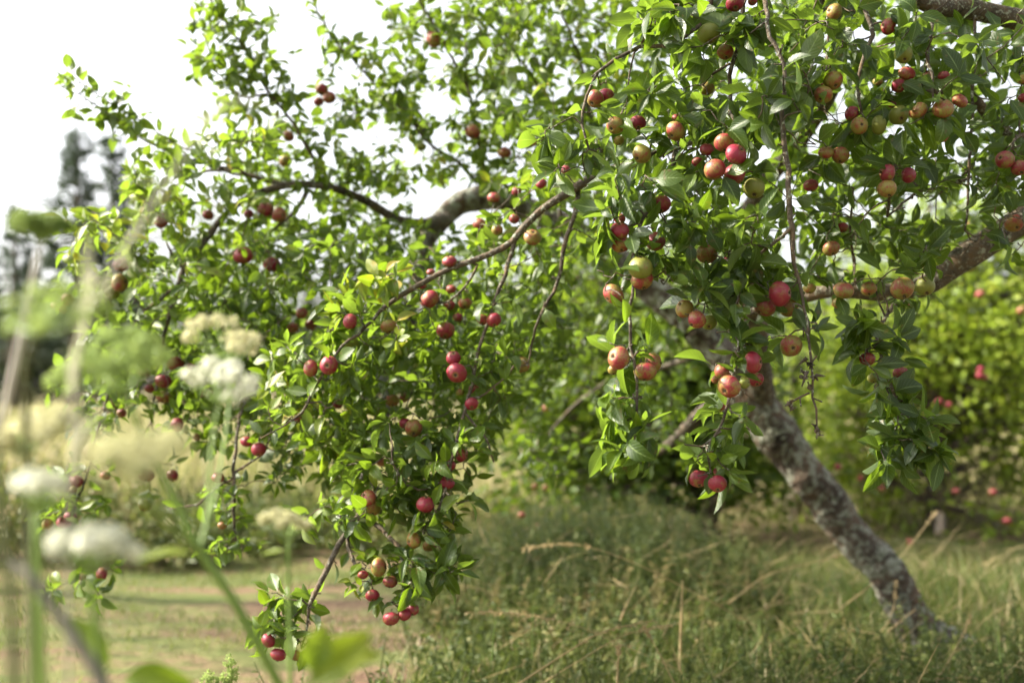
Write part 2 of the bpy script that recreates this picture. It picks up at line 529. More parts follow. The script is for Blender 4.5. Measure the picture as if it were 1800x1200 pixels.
# ---------------------------------------------------------------- ground
def make_ground():
    xs = np.unique(np.concatenate([np.linspace(-9, 9, 181), -9 - np.geomspace(0.2, 500, 26), 9 + np.geomspace(0.2, 500, 26)]))
    ys = np.unique(np.concatenate([np.linspace(-1.5, 14, 156), 14 + np.geomspace(0.2, 900, 34), -1.5 - np.geomspace(0.2, 60, 12)]))
    X, Y = np.meshgrid(xs, ys)
    Z = height(X, Y)
    idx = np.arange(X.size).reshape(X.shape)
    q = np.stack([idx[:-1, :-1], idx[:-1, 1:], idx[1:, 1:], idx[1:, :-1]], -1)
    mb = MB()
    mb.add(np.stack([X, Y, Z], -1), q)
    m, nt, out = new_mat('earth_and_turf')
    geo = nt.nodes.new('ShaderNodeNewGeometry')
    n1 = N_(nt, 'ShaderNodeTexNoise', Scale=1.6, Detail=5.0, Roughness=0.65)
    n2 = N_(nt, 'ShaderNodeTexNoise', Scale=18.0, Detail=5.0, Roughness=0.7)
    mp = N_(nt, 'ShaderNodeMapping')
    mp.inputs['Scale'].default_value = (0.5, 1.6, 1.0)
    nt.links.new(geo.outputs['Position'], mp.inputs[0])
    nt.links.new(mp.outputs[0], n1.inputs['Vector'])
    nt.links.new(geo.outputs['Position'], n2.inputs['Vector'])
    f = math_(nt, 'ADD', n1.outputs[0], math_(nt, 'MULTIPLY', math_(nt, 'SUBTRACT', n2.outputs[0], 0.5), 0.35))
    col = ramp(nt, f, [(0.3, (0.095, 0.058, 0.038)), (0.43, (0.14, 0.098, 0.058)), (0.52, (0.11, 0.11, 0.042)), (0.7, (0.065, 0.09, 0.024))])
    b = N_(nt, 'ShaderNodeBsdfPrincipled', Roughness=0.95)
    b.inputs['Specular IOR Level'].default_value = 0.1
    nt.links.new(col, b.inputs['Base Color'])
    bp = N_(nt, 'ShaderNodeBump', Strength=0.8, Distance=0.03)
    nt.links.new(n2.outputs[0], bp.inputs['Height'])
    nt.links.new(bp.outputs[0], b.inputs['Normal'])
    nt.links.new(b.outputs[0], out.inputs[0])
    tag(mb.build('ground', m), kind='structure')


make_ground()

# ---------------------------------------------------------------- apples: where each one hangs
# x, y, radius (pixels of the photograph), depth in metres, colour, eye towards (x, y), label
# colours: R crimson, P pink red, M red over green, G green, Y yellow, D dark red with shade put into the skin
APPLES = """
566 158 11 2.9 P 0 -1|pink apple on top of the blurred trio against white sky
579 172 11 2.9 P 1 -1|pink apple at the lower side of the blurred trio against white sky
560 179 9 2.95 D 0 -1|half hidden dark apple tucked behind the trio against white sky
507 240 10 2.9 M 0 -1|lone small apple with pale underside against the sky below the trio
502 284 12 2.95 Y 0 -1|pale blurred apple amid yellowing leaves above the arching bough
762 70 14 2.8 M -1 -1|apple wrapped in leaves high on the upright shoot near the top edge
831 232 13 2.8 P 0 -1|solitary dusty red apple hanging below the middle of the tall upright shoot
887 268 12 2.8 P 0 1|pale pink blurred apple above the thick arching limb
741 258 9 2.9 G 0 -1|small green blurred apple against sky beside the twiggy fork
937 250 8 2.5 P 0 1|tiny salmon apple peeping past the greyish leaf rosette
994 298 9 2.1 R 0 1|red apple just showing behind the greyish leaf rosette
951 322 10 2.15 R 0 1|red apple half hidden behind the start of the slanting bare branch
467 368 14 2.75 P 0 1|bright pink apple, higher one of a touching pair below the arching bough
491 378 13 2.73 P 1 0|bright pink apple, lower one of a touching pair below the arching bough
427 449 18 2.6 P 0 1|large rosy apple with its eye turned up beside the dark dangling branch
478 465 14 2.65 D 0 -1|dull brownish red apple in shade next to the large rosy one
283 388 13 2.7 R -1 0|red apple beside the tall blurred dry stalk
366 378 10 2.8 D 0 -1|dark small apple in the leaves above the dangling dark branch
437 376 9 2.85 D 0 -1|dark little apple near the bright pink pair
213 466 13 2.6 D 0 -1|dark red apple, upper of the two beside the blurred stalk
210 497 15 2.55 M 1 0|apple with dark eye and yellow cheek below a dark red one
197 514 13 2.6 G 0 -1|green apple partly behind the yellow cheeked one by the stalk
119 527 12 2.7 P 1 -1|largest pink apple of the little bunch near the far edge of the tree
99 538 8 2.7 P 0 -1|small pink apple at the outer side of the little far bunch
110 544 8 2.68 P 0 -1|small pink apple lowest in the little far bunch
530 550 11 2.7 P 0 1|blurred salmon apple, topmost of three above the red pair
515 576 11 2.7 P 0 -1|blurred salmon apple lower of three above the red pair
546 571 10 2.75 D 0 -1|shadowy apple behind the salmon ones above the red pair
755 526 17 2.15 P -1 1|big dusty pink apple under the slanting bare branch
790 459 12 2.1 R 0 1|red apple resting against the upper side of the slanting branch
757 478 7 2.2 R 0 1|tiny red glimpse of apple behind the slanting branch
842 393 11 2.35 P 0 1|pink apple by the dark thick limb above the slanting branch
868 347 11 2.4 P 0 1|pink apple beneath the bright leaves on the thick limb
908 337 9 2.3 D 0 -1|dark maroon apple beside the bright leaves on the thick limb
874 404 10 2.2 Y 0 -1|orange withered apple next to the hanging dead leaves
904 385 9 2.2 R 0 -1|red apple half hidden where the slanting branch divides
936 417 15 2.15 M 0 1|blurred apple with red top and green base between the two forks
615 565 14 2.05 R -1 0|crimson apple with grey leaf over its side at the branch tip
684 574 15 2.1 M 0 -1|dark red apple with yellow base under the branch tip
783 581 16 2.15 D 0 -1|dark crimson apple in shade with leaf shadow on top
789 537 11 2.3 D 0 -1|shaded maroon apple above the dark crimson one
818 533 12 2.3 M 0 -1|pale shaded apple beside a maroon one under the slanting branch
805 558 9 2.3 D 0 -1|small maroon apple hidden by pale leaves in the shade
849 562 10 2.1 R 0 -1|crimson apple partly behind the bright one with yellow leaf above
868 562 13 2.05 R 0 -1|bright crimson apple with small eye below a yellow leaf
742 502 8 2.3 D 0 1|dark red glimpse of apple above the big dusty pink one
793 508 9 2.3 P 0 1|pale pink apple peeping out below the slanting branch
546 647 15 2.05 P -1 0|pinker apple of the sharp pair under a lime leaf
578 642 16 2.03 R 0 0|deep crimson apple of the sharp pair under a lime leaf
797 629 13 2.05 R 0 1|crimson apple stacked on top of a bigger glossy one
803 655 17 2.03 R 0 0|glossy crimson apple directly below a smaller crimson one
829 710 12 2.05 R 0 -1|crimson apple hanging under the stacked two by a thin fork
833 684 9 2.15 D 0 -1|dark apple between the stacked two and the fork
809 690 7 2.15 Y 0 -1|small orange apple beside the thin fork
712 744 11 2.15 R 0 -1|dark crimson apple touching a larger orange pink one
727 752 16 2.1 M 0 -1|orange pink apple touching a smaller crimson one
690 704 12 2.5 M 0 -1|dull apple in deep shade above the crimson and orange pair
711 699 9 2.55 M 0 -1|faint dull apple beside another in deep shade
594 709 10 2.4 D 0 -1|dark red apple under the leaves of the sharp pair
523 736 8 2.2 D 0 -1|small brownish apple under the drooping thin twig
812 799 12 2.05 R 1 0|crimson apple uppermost of a vertical string beside the pale leaf
791 818 10 2.05 R 0 -1|dark crimson apple just behind the pale leaf
786 848 13 2.03 R 0 1|crimson apple with orange base above a green one
783 866 12 2.06 G 0 -1|green shaded apple peeping out below a crimson one
748 886 16 2.0 R 0 1|deep crimson apple centred in the low hanging cluster
647 875 15 2.02 P -1 1|rosy apple with dark eye at the outer side of the low cluster
656 893 14 2.06 Y 0 -1|orange green apple under the rosy one with the dark eye
727 949 14 2.0 Y -1 0|bright orange apple above the large leaf rosette
757 955 15 2.05 Y 1 -1|shaded orange brown apple next to the bright orange one
666 996 16 2.0 M 1 0|brownish red apple heading the lowest string of fruit
638 1010 9 2.0 R 0 -1|small bright red apple beside the brownish red one
686 1022 12 2.02 D 0 -1|dark red apple with leaf across it below the brownish one
655 1046 12 2.0 R 0 -1|glossy red apple with bright leaf hanging below the small red one
687 1087 14 1.98 R 0 -1|lowest glossy red apple of the whole hanging cluster
711 1080 11 1.99 R 0 -1|middle red apple of the lowest row of three
725 1071 11 2.0 D 0 -1|darkest apple of the lowest row of three
471 1125 13 2.0 R -1 -1|pinkish crimson apple at the very tip of the low mossy branch
489 1150 14 2.0 R 0 -1|red apple hanging lowest at the tip of the mossy branch
519 1151 10 2.03 D 0 -1|dark apple behind the green stem at the mossy branch tip
455 790 13 2.3 R 0 -1|bright crimson apple over the track beside a smaller twin
434 776 11 2.32 R 0 -1|crimson apple slightly above its brighter twin over the track
383 839 11 2.35 R 0 1|small red apple on the vertical lichen twig above the meadow
309 640 15 2.6 D 0 -1|brownish apple between the green and the white umbel
287 670 14 2.6 D 0 -1|dark red apple behind the stem below the green umbel
288 698 13 2.6 M 0 -1|orange brown apple directly under a dark red one by the green stem
264 683 10 2.65 D 0 -1|dark apple with an orange spot beside the green stem
254 654 10 2.7 P 0 -1|faint pinkish apple behind the green umbel
336 646 9 2.6 D 0 -1|dark red apple just above the white umbel
191 716 12 2.6 D 0 -1|dark apple on the outer twig below the green umbel
214 726 9 2.65 D 0 -1|small brown apple beside the green stem and a dark apple
311 747 13 2.5 R -1 0|red apple with pink cheek above the pale blurred umbel
353 691 9 2.6 P 0 1|bright pink sunlit apple just under the white umbel
346 768 7 2.6 P 0 1|small salmon apple next to the thin vertical green stem
158 794 14 2.5 Y -1 0|orange pink apple dangling alone on the low outer twig
134 846 12 2.5 R 0 -1|red apple above the twig with bright leaves near the white umbel
119 855 9 2.5 P 0 -1|pale pink apple next to a red one near the white umbel
128 860 7 2.48 Y 0 -1|tiny orange apple below the red and pale pink ones
186 835 9 2.6 P 0 -1|pale salmon apple at the edge of the pale blurred umbel
257 834 13 2.55 D 0 -1|dark apple below the pale blurred umbel beside the stem
255 888 12 2.55 G 0 -1|dark green apple hanging alone under the pale blurred umbel
303 836 11 2.6 D 0 -1|murky red apple beyond the green stem over the meadow
124 909 11 2.5 D 0 -1|dark red apple above two others by the lower white umbel
112 919 12 2.48 R 0 -1|crimson apple touching the lower white umbel
84 922 11 2.5 Y 0 -1|orange apple at the end of the twig by the lower white umbel
178 1008 12 2.45 D -1 0|purple brown apple below the lower white umbel by its stem
146 1013 8 2.47 Y 0 -1|orange apple half hidden by the lower white umbel stem
391 923 8 2.3 M 0 -1|tiny orange apple on the dark dangling twig above the track
672 812 10 2.5 P 0 -1|blurred pink apple behind the leaves above the dark hanging bough
918 641 14 2.3 M 1 0|brownish apple with dry leaf bits on the thin dark twig
1046 174 16 1.85 M -1 -1|apple with greenish flank, nearer of two joined ones under the top branch
1066 169 14 1.87 D 0 -1|dusky apple, farther of two joined ones under the top branch
1081 221 16 1.8 Y -1 -1|yellow apple with red crown and dark eye below the joined pair
1121 217 15 1.85 D 0 -1|dull rosy apple beyond the yellow one with the dark eye
1088 247 9 1.9 Y 0 -1|small yellow apple tucked under the red crowned one
1189 207 8 1.8 P 0 1|small pink apple top behind the curled green leaf
1187 231 17 1.75 M -1 -1|apple with pink streaked cheek half under a round leaf
1128 271 17 1.78 Y -1 -1|yellow apple with black eye facing down beside the drooping twig
1243 156 13 1.95 Y 0 -1|shaded yellowish apple below the dark crossing twigs
1246 60 20 1.75 G 0 -1|big plain green apple among broad leaves near the top
1275 92 14 1.8 M 0 -1|dark brownish apple behind the big green one
1292 6 15 1.75 D 0 -1|red brown apple cut by the top edge
1323 2 8 1.8 R 0 -1|small red apple at the top edge beside the red brown one
1273 251 18 1.7 P 0 -1|rosy apple crowning the tight group of five
1294 271 19 1.66 R 1 1|brightest crimson apple in the tight group of five
1256 298 19 1.68 P -1 1|dusty rosy apple with green base in the tight group of five
1291 306 18 1.7 D 0 0|dark red apple lowest in the tight group of five
1243 263 13 1.75 D 0 1|dull red apple behind the small leaves of the tight group
1226 285 10 1.8 D 0 -1|dim mauve apple at the back of the tight group
1325 331 19 1.72 G 0 -1|green apple with dark specks under the tight red group
1287 351 9 1.9 G 0 -1|small pale green apple in shade below the tight red group
1161 360 18 1.66 D 0 -1|dark speckled red apple at the end of the stout drooping twig
1089 405 17 1.62 R 0 1|vivid pink red apple with a notched leaf in front
1091 429 16 1.64 P 0 -1|pink apple directly under the vivid one with the notched leaf
1089 384 10 1.7 P 0 1|pale pink apple hidden behind leaves over the vivid one
1152 424 17 1.72 D 0 0|mottled rosy apple in shade behind the striped green one
1126 470 21 1.6 G 0 1|striped yellow green apple on the long hanging twig
1129 492 20 1.62 M 0 -1|russet brown apple pressed under the striped green one
1078 517 19 1.64 M -1 -1|orange and green apple under a fan of glossy leaves
1242 447 18 1.72 M 0 -1|apple split by a narrow leaf hanging over its face
1278 460 10 1.8 R 0 -1|small red glimpse of apple beyond the leaf split one
1203 542 17 1.66 Y -1 1|yellow apple striped with red beside a pink one
1225 562 16 1.62 P -1 -1|pink red apple with dry eye under a long curled leaf
1246 567 14 1.7 G 0 -1|green apple mostly hidden behind the pink red one
1371 516 21 1.66 R 1 0|largest glossy crimson apple with a pale scar by the knotty twig
1344 538 20 1.7 D -1 -1|dark crimson apple tucked behind the scarred glossy one
1387 541 16 1.72 M 1 -1|streaky red green apple under the scarred glossy one
1391 608 19 1.68 M 0 0|apple showing its eye straight on, hanging beside the bare twig
1087 629 20 1.6 P -1 0|peach pink apple showing its eye on the lower hanging twig
1134 653 19 1.62 M 0 -1|green and tan apple with its eye downward on the lower hanging twig
1148 637 17 1.66 M 1 0|brownish red apple behind the green and tan one
1078 650 10 1.66 Y 0 -1|small yellow apple hidden under the peach pink one
1324 637 19 1.62 R 1 0|purplish red streaked apple above a tiny green one
1281 679 20 1.6 P -1 -1|peach and yellow apple lowest in the bunch before the trunk
1270 652 14 1.66 P 0 1|rosy apple squeezed behind leaves in the bunch before the trunk
1259 667 9 1.7 P 0 -1|small pink apple at the outer rim of the bunch before the trunk
1309 672 11 1.62 G 1 0|tiny green apple with a big brown eye in the bunch before the trunk
1329 667 13 1.68 D 0 -1|dim red apple behind the tiny green one
1228 841 17 1.66 D 0 -1|brownish red apple of the lowest pair on the dangling twig
1261 850 16 1.62 R 0 -1|shiny deep crimson apple of the lowest pair on the dangling twig
1263 829 9 1.7 D 0 1|dark apple hiding behind the lowest pair on the dangling twig
1269 717 8 1.75 P 0 -1|pale pink apple hidden by dark leaves over the dangling twig
1465 142 17 1.8 M 0 -1|brownish red apple on top of the yellow ones near the grey limb
1447 167 17 1.8 Y -1 -1|yellow apple under the brownish red one near the grey limb
1423 157 13 1.85 M 0 -1|russet red apple at the outer end of the row near the grey limb
1440 147 8 1.85 P 0 -1|small rosy apple between two larger ones near the grey limb
1466 21 14 1.9 Y -1 0|peach yellow apple high beside a dark thin twig
1561 47 14 1.9 P -1 0|peach red apple beneath the big limb in the corner
1588 96 16 1.8 G 0 -1|green apple beneath the star of leaves
1594 129 14 1.85 P 0 1|mauve apple below the green one under the star of leaves
1580 151 12 1.85 D 0 -1|dark mauve apple half behind a broad shaded leaf
1543 143 9 1.9 Y 0 1|small bright yellow apple amid shaded leaves
1497 199 13 1.85 D -1 1|dusky red apple behind the tan one with an eye
1511 221 15 1.8 Y 0 0|tan apple facing forward with its eye in the shaded bunch
1545 220 16 1.82 G 1 0|green apple with red flank beside the tan one
1580 203 17 1.85 G 0 -1|long shaded green apple between the tan bunch and the bright pair
1568 184 7 1.9 D 0 -1|tiny dark apple in the gap over the green one
1614 194 16 1.8 M -1 1|speckled peach apple beside a rounder yellow brown one
1658 191 18 1.78 M 0 1|round yellow brown apple with red blush above dark leaves
1687 177 14 1.85 P 1 1|mauve apple behind the round yellow brown one
1659 134 10 1.9 P 0 1|mauve glimpse of apple behind upright grey green leaves
1629 133 7 1.9 D 0 1|dark mauve glimpse of apple among upright grey green leaves
1452 268 13 1.85 M 0 1|red cheeked apple of a pair under the row near the grey limb
1477 273 15 1.85 M 0 -1|freckled orange green apple of a pair under the row near the grey limb
1559 304 16 1.8 D -1 0|dark red apple stacked over an orange one
1559 332 16 1.8 Y 0 -1|orange patched apple under a dark red one
1597 308 14 1.85 D 1 0|dark apple behind the leaf beside the stacked two
1425 326 13 1.95 D 0 -1|shaded plum red apple alone against sky gaps
1481 400 10 2.0 D 0 -1|dull reddish apple deep in the shaded leaves
1461 437 14 1.95 M 0 -1|dull apple with orange base above the horizontal bough
1483 510 17 1.85 M 0 1|red apple facing forward before the horizontal bough
1473 533 11 1.9 Y 0 -1|yellow apple peeking below the red one before the bough
1423 507 11 2.0 Y 0 -1|pale yellow apple behind the knotty twig at the bough
1527 508 13 1.95 M 0 -1|dim olive apple lying along the horizontal bough
1586 507 20 1.85 M 0 -1|large brick red and green apple before the horizontal bough
1626 503 17 1.9 G 0 -1|shaded green apple with leaf across it by the bough
1766 281 16 1.9 D -1 0|dim red apple with its eye showing at the picture edge
1793 295 15 1.9 D 0 -1|dark red apple cut by the picture edge
1783 393 16 2.1 M 0 -1|olive apple hanging in front of the thick rising bough
1525 631 14 1.75 R 0 -1|rosy apple on the dark leafed spray that droops over the sunlit tree
1534 665 9 1.76 G 0 -1|small yellow green apple on the dark leafed drooping spray
1583 656 13 1.8 D 0 -1|dim apple mostly behind a leaf of the dark drooping spray
1657 241 10 1.85 P 0 -1|mauve apple between two dark pointed leaves
1798 140 9 2.0 Y 0 -1|orange apple sliced by the picture edge, upper of two
1799 172 9 2.0 R 0 -1|red apple sliced by the picture edge, lower of two
"""
FAR_APPLES = """
960 717 7 5.6 P|946 780 6 5.6 P|943 688 6 5.6 P|917 905 7 5.0 P|943 925 6 5.0 P|958 857 6 5.2 M|940 855 6 5.2 M|1008 490 6 5.4 P
953 535 7 5.4 P|1723 660 7 6.6 R|1732 663 6 6.6 R|1724 649 6 6.6 R|1667 712 7 6.5 R|1650 706 7 6.5 R|1472 820 6 6.6 R|1512 840 6 6.6 P
1680 863 6 6.4 R|1705 470 7 6.6 R|1723 517 8 6.6 P|1770 915 7 6.2 R|1600 952 6 6.2 R|1550 858 6 6.6 P|1745 865 7 6.5 D|1597 534 6 6.6 R
1703 398 6 6.6 P|1796 545 8 6.3 M
"""
HUE = {'R': (0.86, 0.75, 0.4), 'P': (0.72, 0.5, 0.6), 'M': (0.57, 0.45, 0.4), 'G': (0.16, 0.3, 0.15), 'Y': (0.46, 0.3, 0.6), 'D': (0.78, 0.85, 0.2)}
apples = []
for line in APPLES.strip().splitlines():
    a, lab = line.split('|')
    x, y, r, D, c, ex, ey = a.split()
    apples.append(dict(x=float(x), y=float(y), r=float(r), D=float(D), c=c, eye=(float(ex), float(ey)), label=lab.strip()))
for ap in apples:
    ap['pos'] = P(ap['x'], ap['y'], ap['D'])
    ap['R'] = ap['r'] * ap['D'] / FPX
    ex, ey = ap['eye']
    k = Vector((ex, ey)).length
    tow = 0.95 if k == 0 else random.uniform(0.15, 0.75)
    side = math.sqrt(max(0, 1 - tow * tow))
    v = np.array([ex / k * side if k else random.uniform(-.2, .2), -tow, ey / k * side if k else random.uniform(-.2, .2)])
    ap['axis'] = norm(v + np.array([random.uniform(-.15, .15), 0, random.uniform(-.15, .15)]))   # towards the eye
A_xy = np.array([[a['x'], a['y']] for a in apples])
A_r = np.array([a['r'] for a in apples])
A_D = np.array([a['D'] for a in apples])


def hides_apple(pts, slack=0.0):
    """True where a point stands in front of (or within) an apple as seen from the camera."""
    x, y, D = project(pts)
    d = np.hypot(x[:, None] - A_xy[None, :, 0], y[:, None] - A_xy[None, :, 1])
    return ((d < A_r[None] * (1.0 + slack)) & (D[:, None] < A_D[None] + 0.03)).any(1)


# ---------------------------------------------------------------- the apple trees in front
class Tree:
    """A trunk and boughs traced point by point; twigs grow from the nearest wood to where foliage hangs."""

    def __init__(self):
        self.limbs = []          # (name, MB wood, MB leaves)
        self.pos = np.zeros((0, 3))
        self.dir = np.zeros((0, 3))
        self.own = np.zeros(0, int)
        self.rad = np.zeros(0)
        self.spur = []

    def nodes(self, p, r, own):
        if len(p) < 2:
            return
        self.pos = np.vstack([self.pos, p])
        self.dir = np.vstack([self.dir, norm(np.gradient(p, axis=0))])
        self.own = np.concatenate([self.own, np.full(len(p), own)])
        self.rad = np.concatenate([self.rad, np.broadcast_to(r, (len(p),))])

    def limb(self, pts, name='branch', sides=8, rough=0.12, step=0.03, join=True, wob=0.006):
        """pts rows: x, y, depth, thickness in pixels."""
        rows = np.array([[*P(x, y, D), w / 2 * D / FPX] for x, y, D, w in pts])
        own = len(self.limbs)
        if join and len(self.pos):
            d = np.linalg.norm(self.pos - rows[0, :3], axis=1)
            j = int(np.argmin(d))
            if d[j] > 0.015:
                rows = np.vstack([[*self.pos[j], min(rows[0, 3] * 1.1, self.rad[j])], rows])
        c = resample(rows, step)
        for i in range(1, len(c) - 1):          # slow crooks, with small angular kinks in the thin wood
            v = Vector(c[i, :3])
            c[i, :3] += np.array(mnoise.noise_vector(v * 7 + Vector((own, 0, 0)))) * wob
            if c[i, 3] < 0.005 and i % 2:
                c[i, :3] += rng.normal(0, 0.0022, 3)
        wood, leaves = MB(), MB()
        tube(wood, c[:, :3], np.maximum(c[:, 3], 0.0007), sides, rough=rough, seed=own * 3.1)
        if c[0, 3] < 0.012:          # short bare spurs and knobbly buds
            for k in range(int(len(c) * step / 0.035)):
                i = int(rng.integers(1, len(c)))
                q = c[i, :3]
                dv = norm(rng.normal(0, 1, 3)) * rng.uniform(0.006, 0.018)
                tube(wood, [q, q + dv * 0.6, q + dv], [c[i, 3] * 0.55 + 0.0006, 0.0012, 0.0016], 5, rough=0.3)
        self.limbs.append([name, wood, leaves])
        self.nodes(c[:, :3], c[:, 3], own)
        return c

    def leaf(self, own, base, d, n, L, W, tint, tpl):
        base = np.asarray(base).reshape(-1, 3)
        d = norm(np.asarray(d).reshape(-1, 3))
        L = np.broadcast_to(L, (len(base),))
        bad = np.zeros(len(base), bool)
        for k in (0.35, 0.6, 0.85):
            bad |= hides_apple(base + d * (L * k)[:, None], 0.12)
        keep = ~(bad & (rng.random(len(base)) < 0.93))
        bare = hides_bough(base + d * (L * 0.3)[:, None]) | hides_bough(base + d * (L * 0.75)[:, None])
        keep &= ~(bare & (rng.random(len(base)) < 0.8))
        x, y, D = project(base + d * (L * 0.5)[:, None])
        keep &= ~in_sky(x, y)
        if keep.any():
            sel = lambda a: np.broadcast_to(a, (len(base),))[keep]
            add_leaves(self.limbs[own][2], base[keep], d[keep], np.asarray(n).reshape(-1, 3)[keep], L[keep], sel(W), sel(tint), tpl)

    def along(self, c, own, t0, gap, L, tint, tpl, up=0.3, droop=0.0):
        """Alternate leaves along a shoot."""
        seg = np.linalg.norm(np.diff(c, axis=0), axis=1)
        s = np.concatenate([[0], np.cumsum(seg)])
        if s[-1] < 0.02:
            return
        at = np.arange(s[-1] * t0, s[-1], gap)
        at = at + rng.uniform(-gap * 0.3, gap * 0.3, len(at))
        p = np.stack([np.interp(at, s, c[:, k]) for k in range(3)], -1)
        tg = norm(np.gradient(c, axis=0))
        td = norm(np.stack([np.interp(at, s, tg[:, k]) for k in range(3)], -1))
        ph = np.arange(len(at)) * 2.4 + rng.uniform(0, 6.28) + rng.normal(0, 0.4, len(at))
        ref = np.where(np.abs(td[:, 2:3]) < 0.9, np.array([[0, 0, 1.0]]), np.array([[1.0, 0, 0]]))
        a = norm(np.cross(td, ref))
        b = np.cross(td, a)
        out = a * np.cos(ph)[:, None] + b * np.sin(ph)[:, None]
        d = norm(out + td * rng.uniform(0.35, 0.95, len(at))[:, None] + np.array([0, 0, up]) - np.array([0, 0, droop]))
        n = norm(td * 0.7 + np.array([0, 0, 0.9]) + rng.normal(0, 0.35, (len(at), 3)))
        ll = L * rng.uniform(0.6, 1.2, len(at))
        self.leaf(own, p, d, n, ll, ll * rng.uniform(0.38, 0.56, len(at)), np.clip(tint + rng.normal(0, 0.13, len(at)), 0, 1), tpl)

    def rosette(self, p, own, axis, k, L, tint, tpl, droop=0.25):
        ph = np.arange(k) * 2.4 + rng.uniform(0, 6.28)
        ax = norm(axis)
        ref = np.array([0, 0, 1.0]) if abs(ax[2]) < 0.9 else np.array([1.0, 0, 0])
        a = norm(np.cross(ax, ref))
        b = np.cross(ax, a)
        out = a * np.cos(ph)[:, None] + b * np.sin(ph)[:, None]
        d = norm(out + ax * rng.uniform(-0.1, 1.0, k)[:, None] + np.array([0, 0, -droop]) + rng.normal(0, 0.15, (k, 3)))
        n = norm(ax * 0.8 + np.array([0, -0.15, 0.75]) + rng.normal(0, 0.3, (k, 3)))
        ll = L * rng.uniform(0.65, 1.2, k)
        self.leaf(own, np.asarray(p) + rng.normal(0, 0.004, (k, 3)), d, n, ll, ll * rng.uniform(0.37, 0.55, k), np.clip(tint + rng.normal(0, 0.13, k), 0, 1), tpl)

    def grow(self, target, L=0.05, tint=0.5, tpl='mid', maxlen=0.55, leaves=6, gap=0.028, r0=0.0022, bend=None, bare=0.35):
        target = np.asarray(target, float)
        d = np.linalg.norm(self.pos - target, axis=1)
        j = int(np.argmin(d))
        if d[j] > maxlen:
            return False
        a, own = self.pos[j], int(self.own[j])
        if d[j] > 0.012:
            bend = rng.normal(0, 0.12, 3) + np.array([0, 0, 0.12]) if bend is None else np.asarray(bend)
            sgn = 1.0 if np.dot(self.dir[j], target - a) > 0 else -1.0
            mid = a + (target - a) * 0.45 + self.dir[j] * sgn * d[j] * 0.22 + bend * d[j]
            n = max(4, int(d[j] / 0.03))
            t = np.linspace(0, 1, n)[:, None]
            c = (1 - t) ** 2 * a + 2 * t * (1 - t) * mid + t ** 2 * target
            c[1:-1] += rng.normal(0, 0.003, (n - 2, 3))
            r = np.linspace(min(r0 * (1 + d[j]), max(self.rad[j] * 0.8, 0.0012)), 0.0011, n)
            tube(self.limbs[own][1], c, r, 5)
            self.nodes(c, r, own)
            self.along(c, own, bare, gap, L, tint, tpl)
            ax = norm(c[-1] - c[-2])
        else:
            ax = norm(rng.normal(0, 1, 3))
        if leaves:
            self.rosette(target, own, ax, leaves, L, tint, tpl)
        return True

    def build(self, root):
        base = np.array(root.location)
        for name, wood, leaves in self.limbs:
            mat = M['bark'] if name == 'trunk' else M['twig']
            o = wood.build(name, mat, root, True, base)
            lo = leaves.build('foliage', M['leaf'], o, True, base)
            if lo is not None and name == 'trunk':
                pass


SKY_POLY = np.array([(-50, -50), (318, -50), (318, 60), (330, 205), (262, 212), (250, 170), (200, 110), (120, 92), (68, 130), (85, 195), (190, 225), (200, 280), (-50, 420)], float)
GAPS = [(1480, 455, 40, 24), (1545, 475, 34, 22), (1620, 360, 45, 26), (1400, 425, 26, 16), (1700, 480, 40, 40), (650, 240, 42, 30), (770, 345, 24, 20), (1500, 370, 28, 14), (1770, 150, 24, 30),
        (1430, 95, 22, 40), (535, 120, 26, 30), (1510, 60, 26, 22), (1395, 350, 18, 20)]


CLEAR = [   # boughs the photograph shows bare: polyline, half width in pixels, depth
    ([(700, 388), (650, 358), (592, 332), (538, 325), (490, 328), (450, 338)], 9, 2.85),
    ([(445, 311), (400, 301), (350, 304)], 9, 2.8),
    ([(960, 388), (880, 352), (812, 356), (772, 392), (745, 440)], 15, 3.3),
    ([(366, 416), (345, 446), (322, 472), (309, 510), (298, 552)], 13, 2.6),
    ([(1030, 318), (980, 347), (945, 372), (900, 423), (860, 445), (790, 470), (745, 494), (700, 520), (668, 546)], 14, 2.08),
    ([(1012, 340), (1007, 382), (985, 440), (984, 472), (972, 512), (945, 565)], 10, 2.08),
    ([(900, 423), (890, 465), (871, 525)], 9, 2.06),
    ([(1376, 200), (1384, 300), (1393, 385), (1403, 470), (1411, 520), (1420, 620)], 13, 1.64),
    ([(1420, 620), (1424, 700), (1436, 757)], 30, 1.7),
    ([(1112, 505), (1108, 600)], 22, 1.64),
    ([(1795, 388), (1720, 440), (1672, 473)], 34, 2.3), ([(1672, 473), (1622, 506), (1545, 515), (1455, 512)], 14, 2.3),
    ([(620, 890), (597, 957), (552, 1040)], 16, 2.0),
    ([(1330, 700), (1390, 800), (1463, 900), (1600, 1070)], 60, 3.4), ([(1150, 510), (1210, 570), (1250, 620)], 34, 3.4),
    ([(1640, 8), (1700, 13), (1800, 36)], 22, 2.05), ([(1470, 200), (1405, 262)], 22, 2.3),
    ([(1180, 560), (1175, 680), (1180, 820)], 26, 3.3), ([(1030, 480), (1040, 640), (1020, 800)], 26, 3.4),
]
CLEAR_SEG = np.array([[*p[i], *p[i + 1], w, D] for p, w, D in CLEAR for i in range(len(p) - 1)])


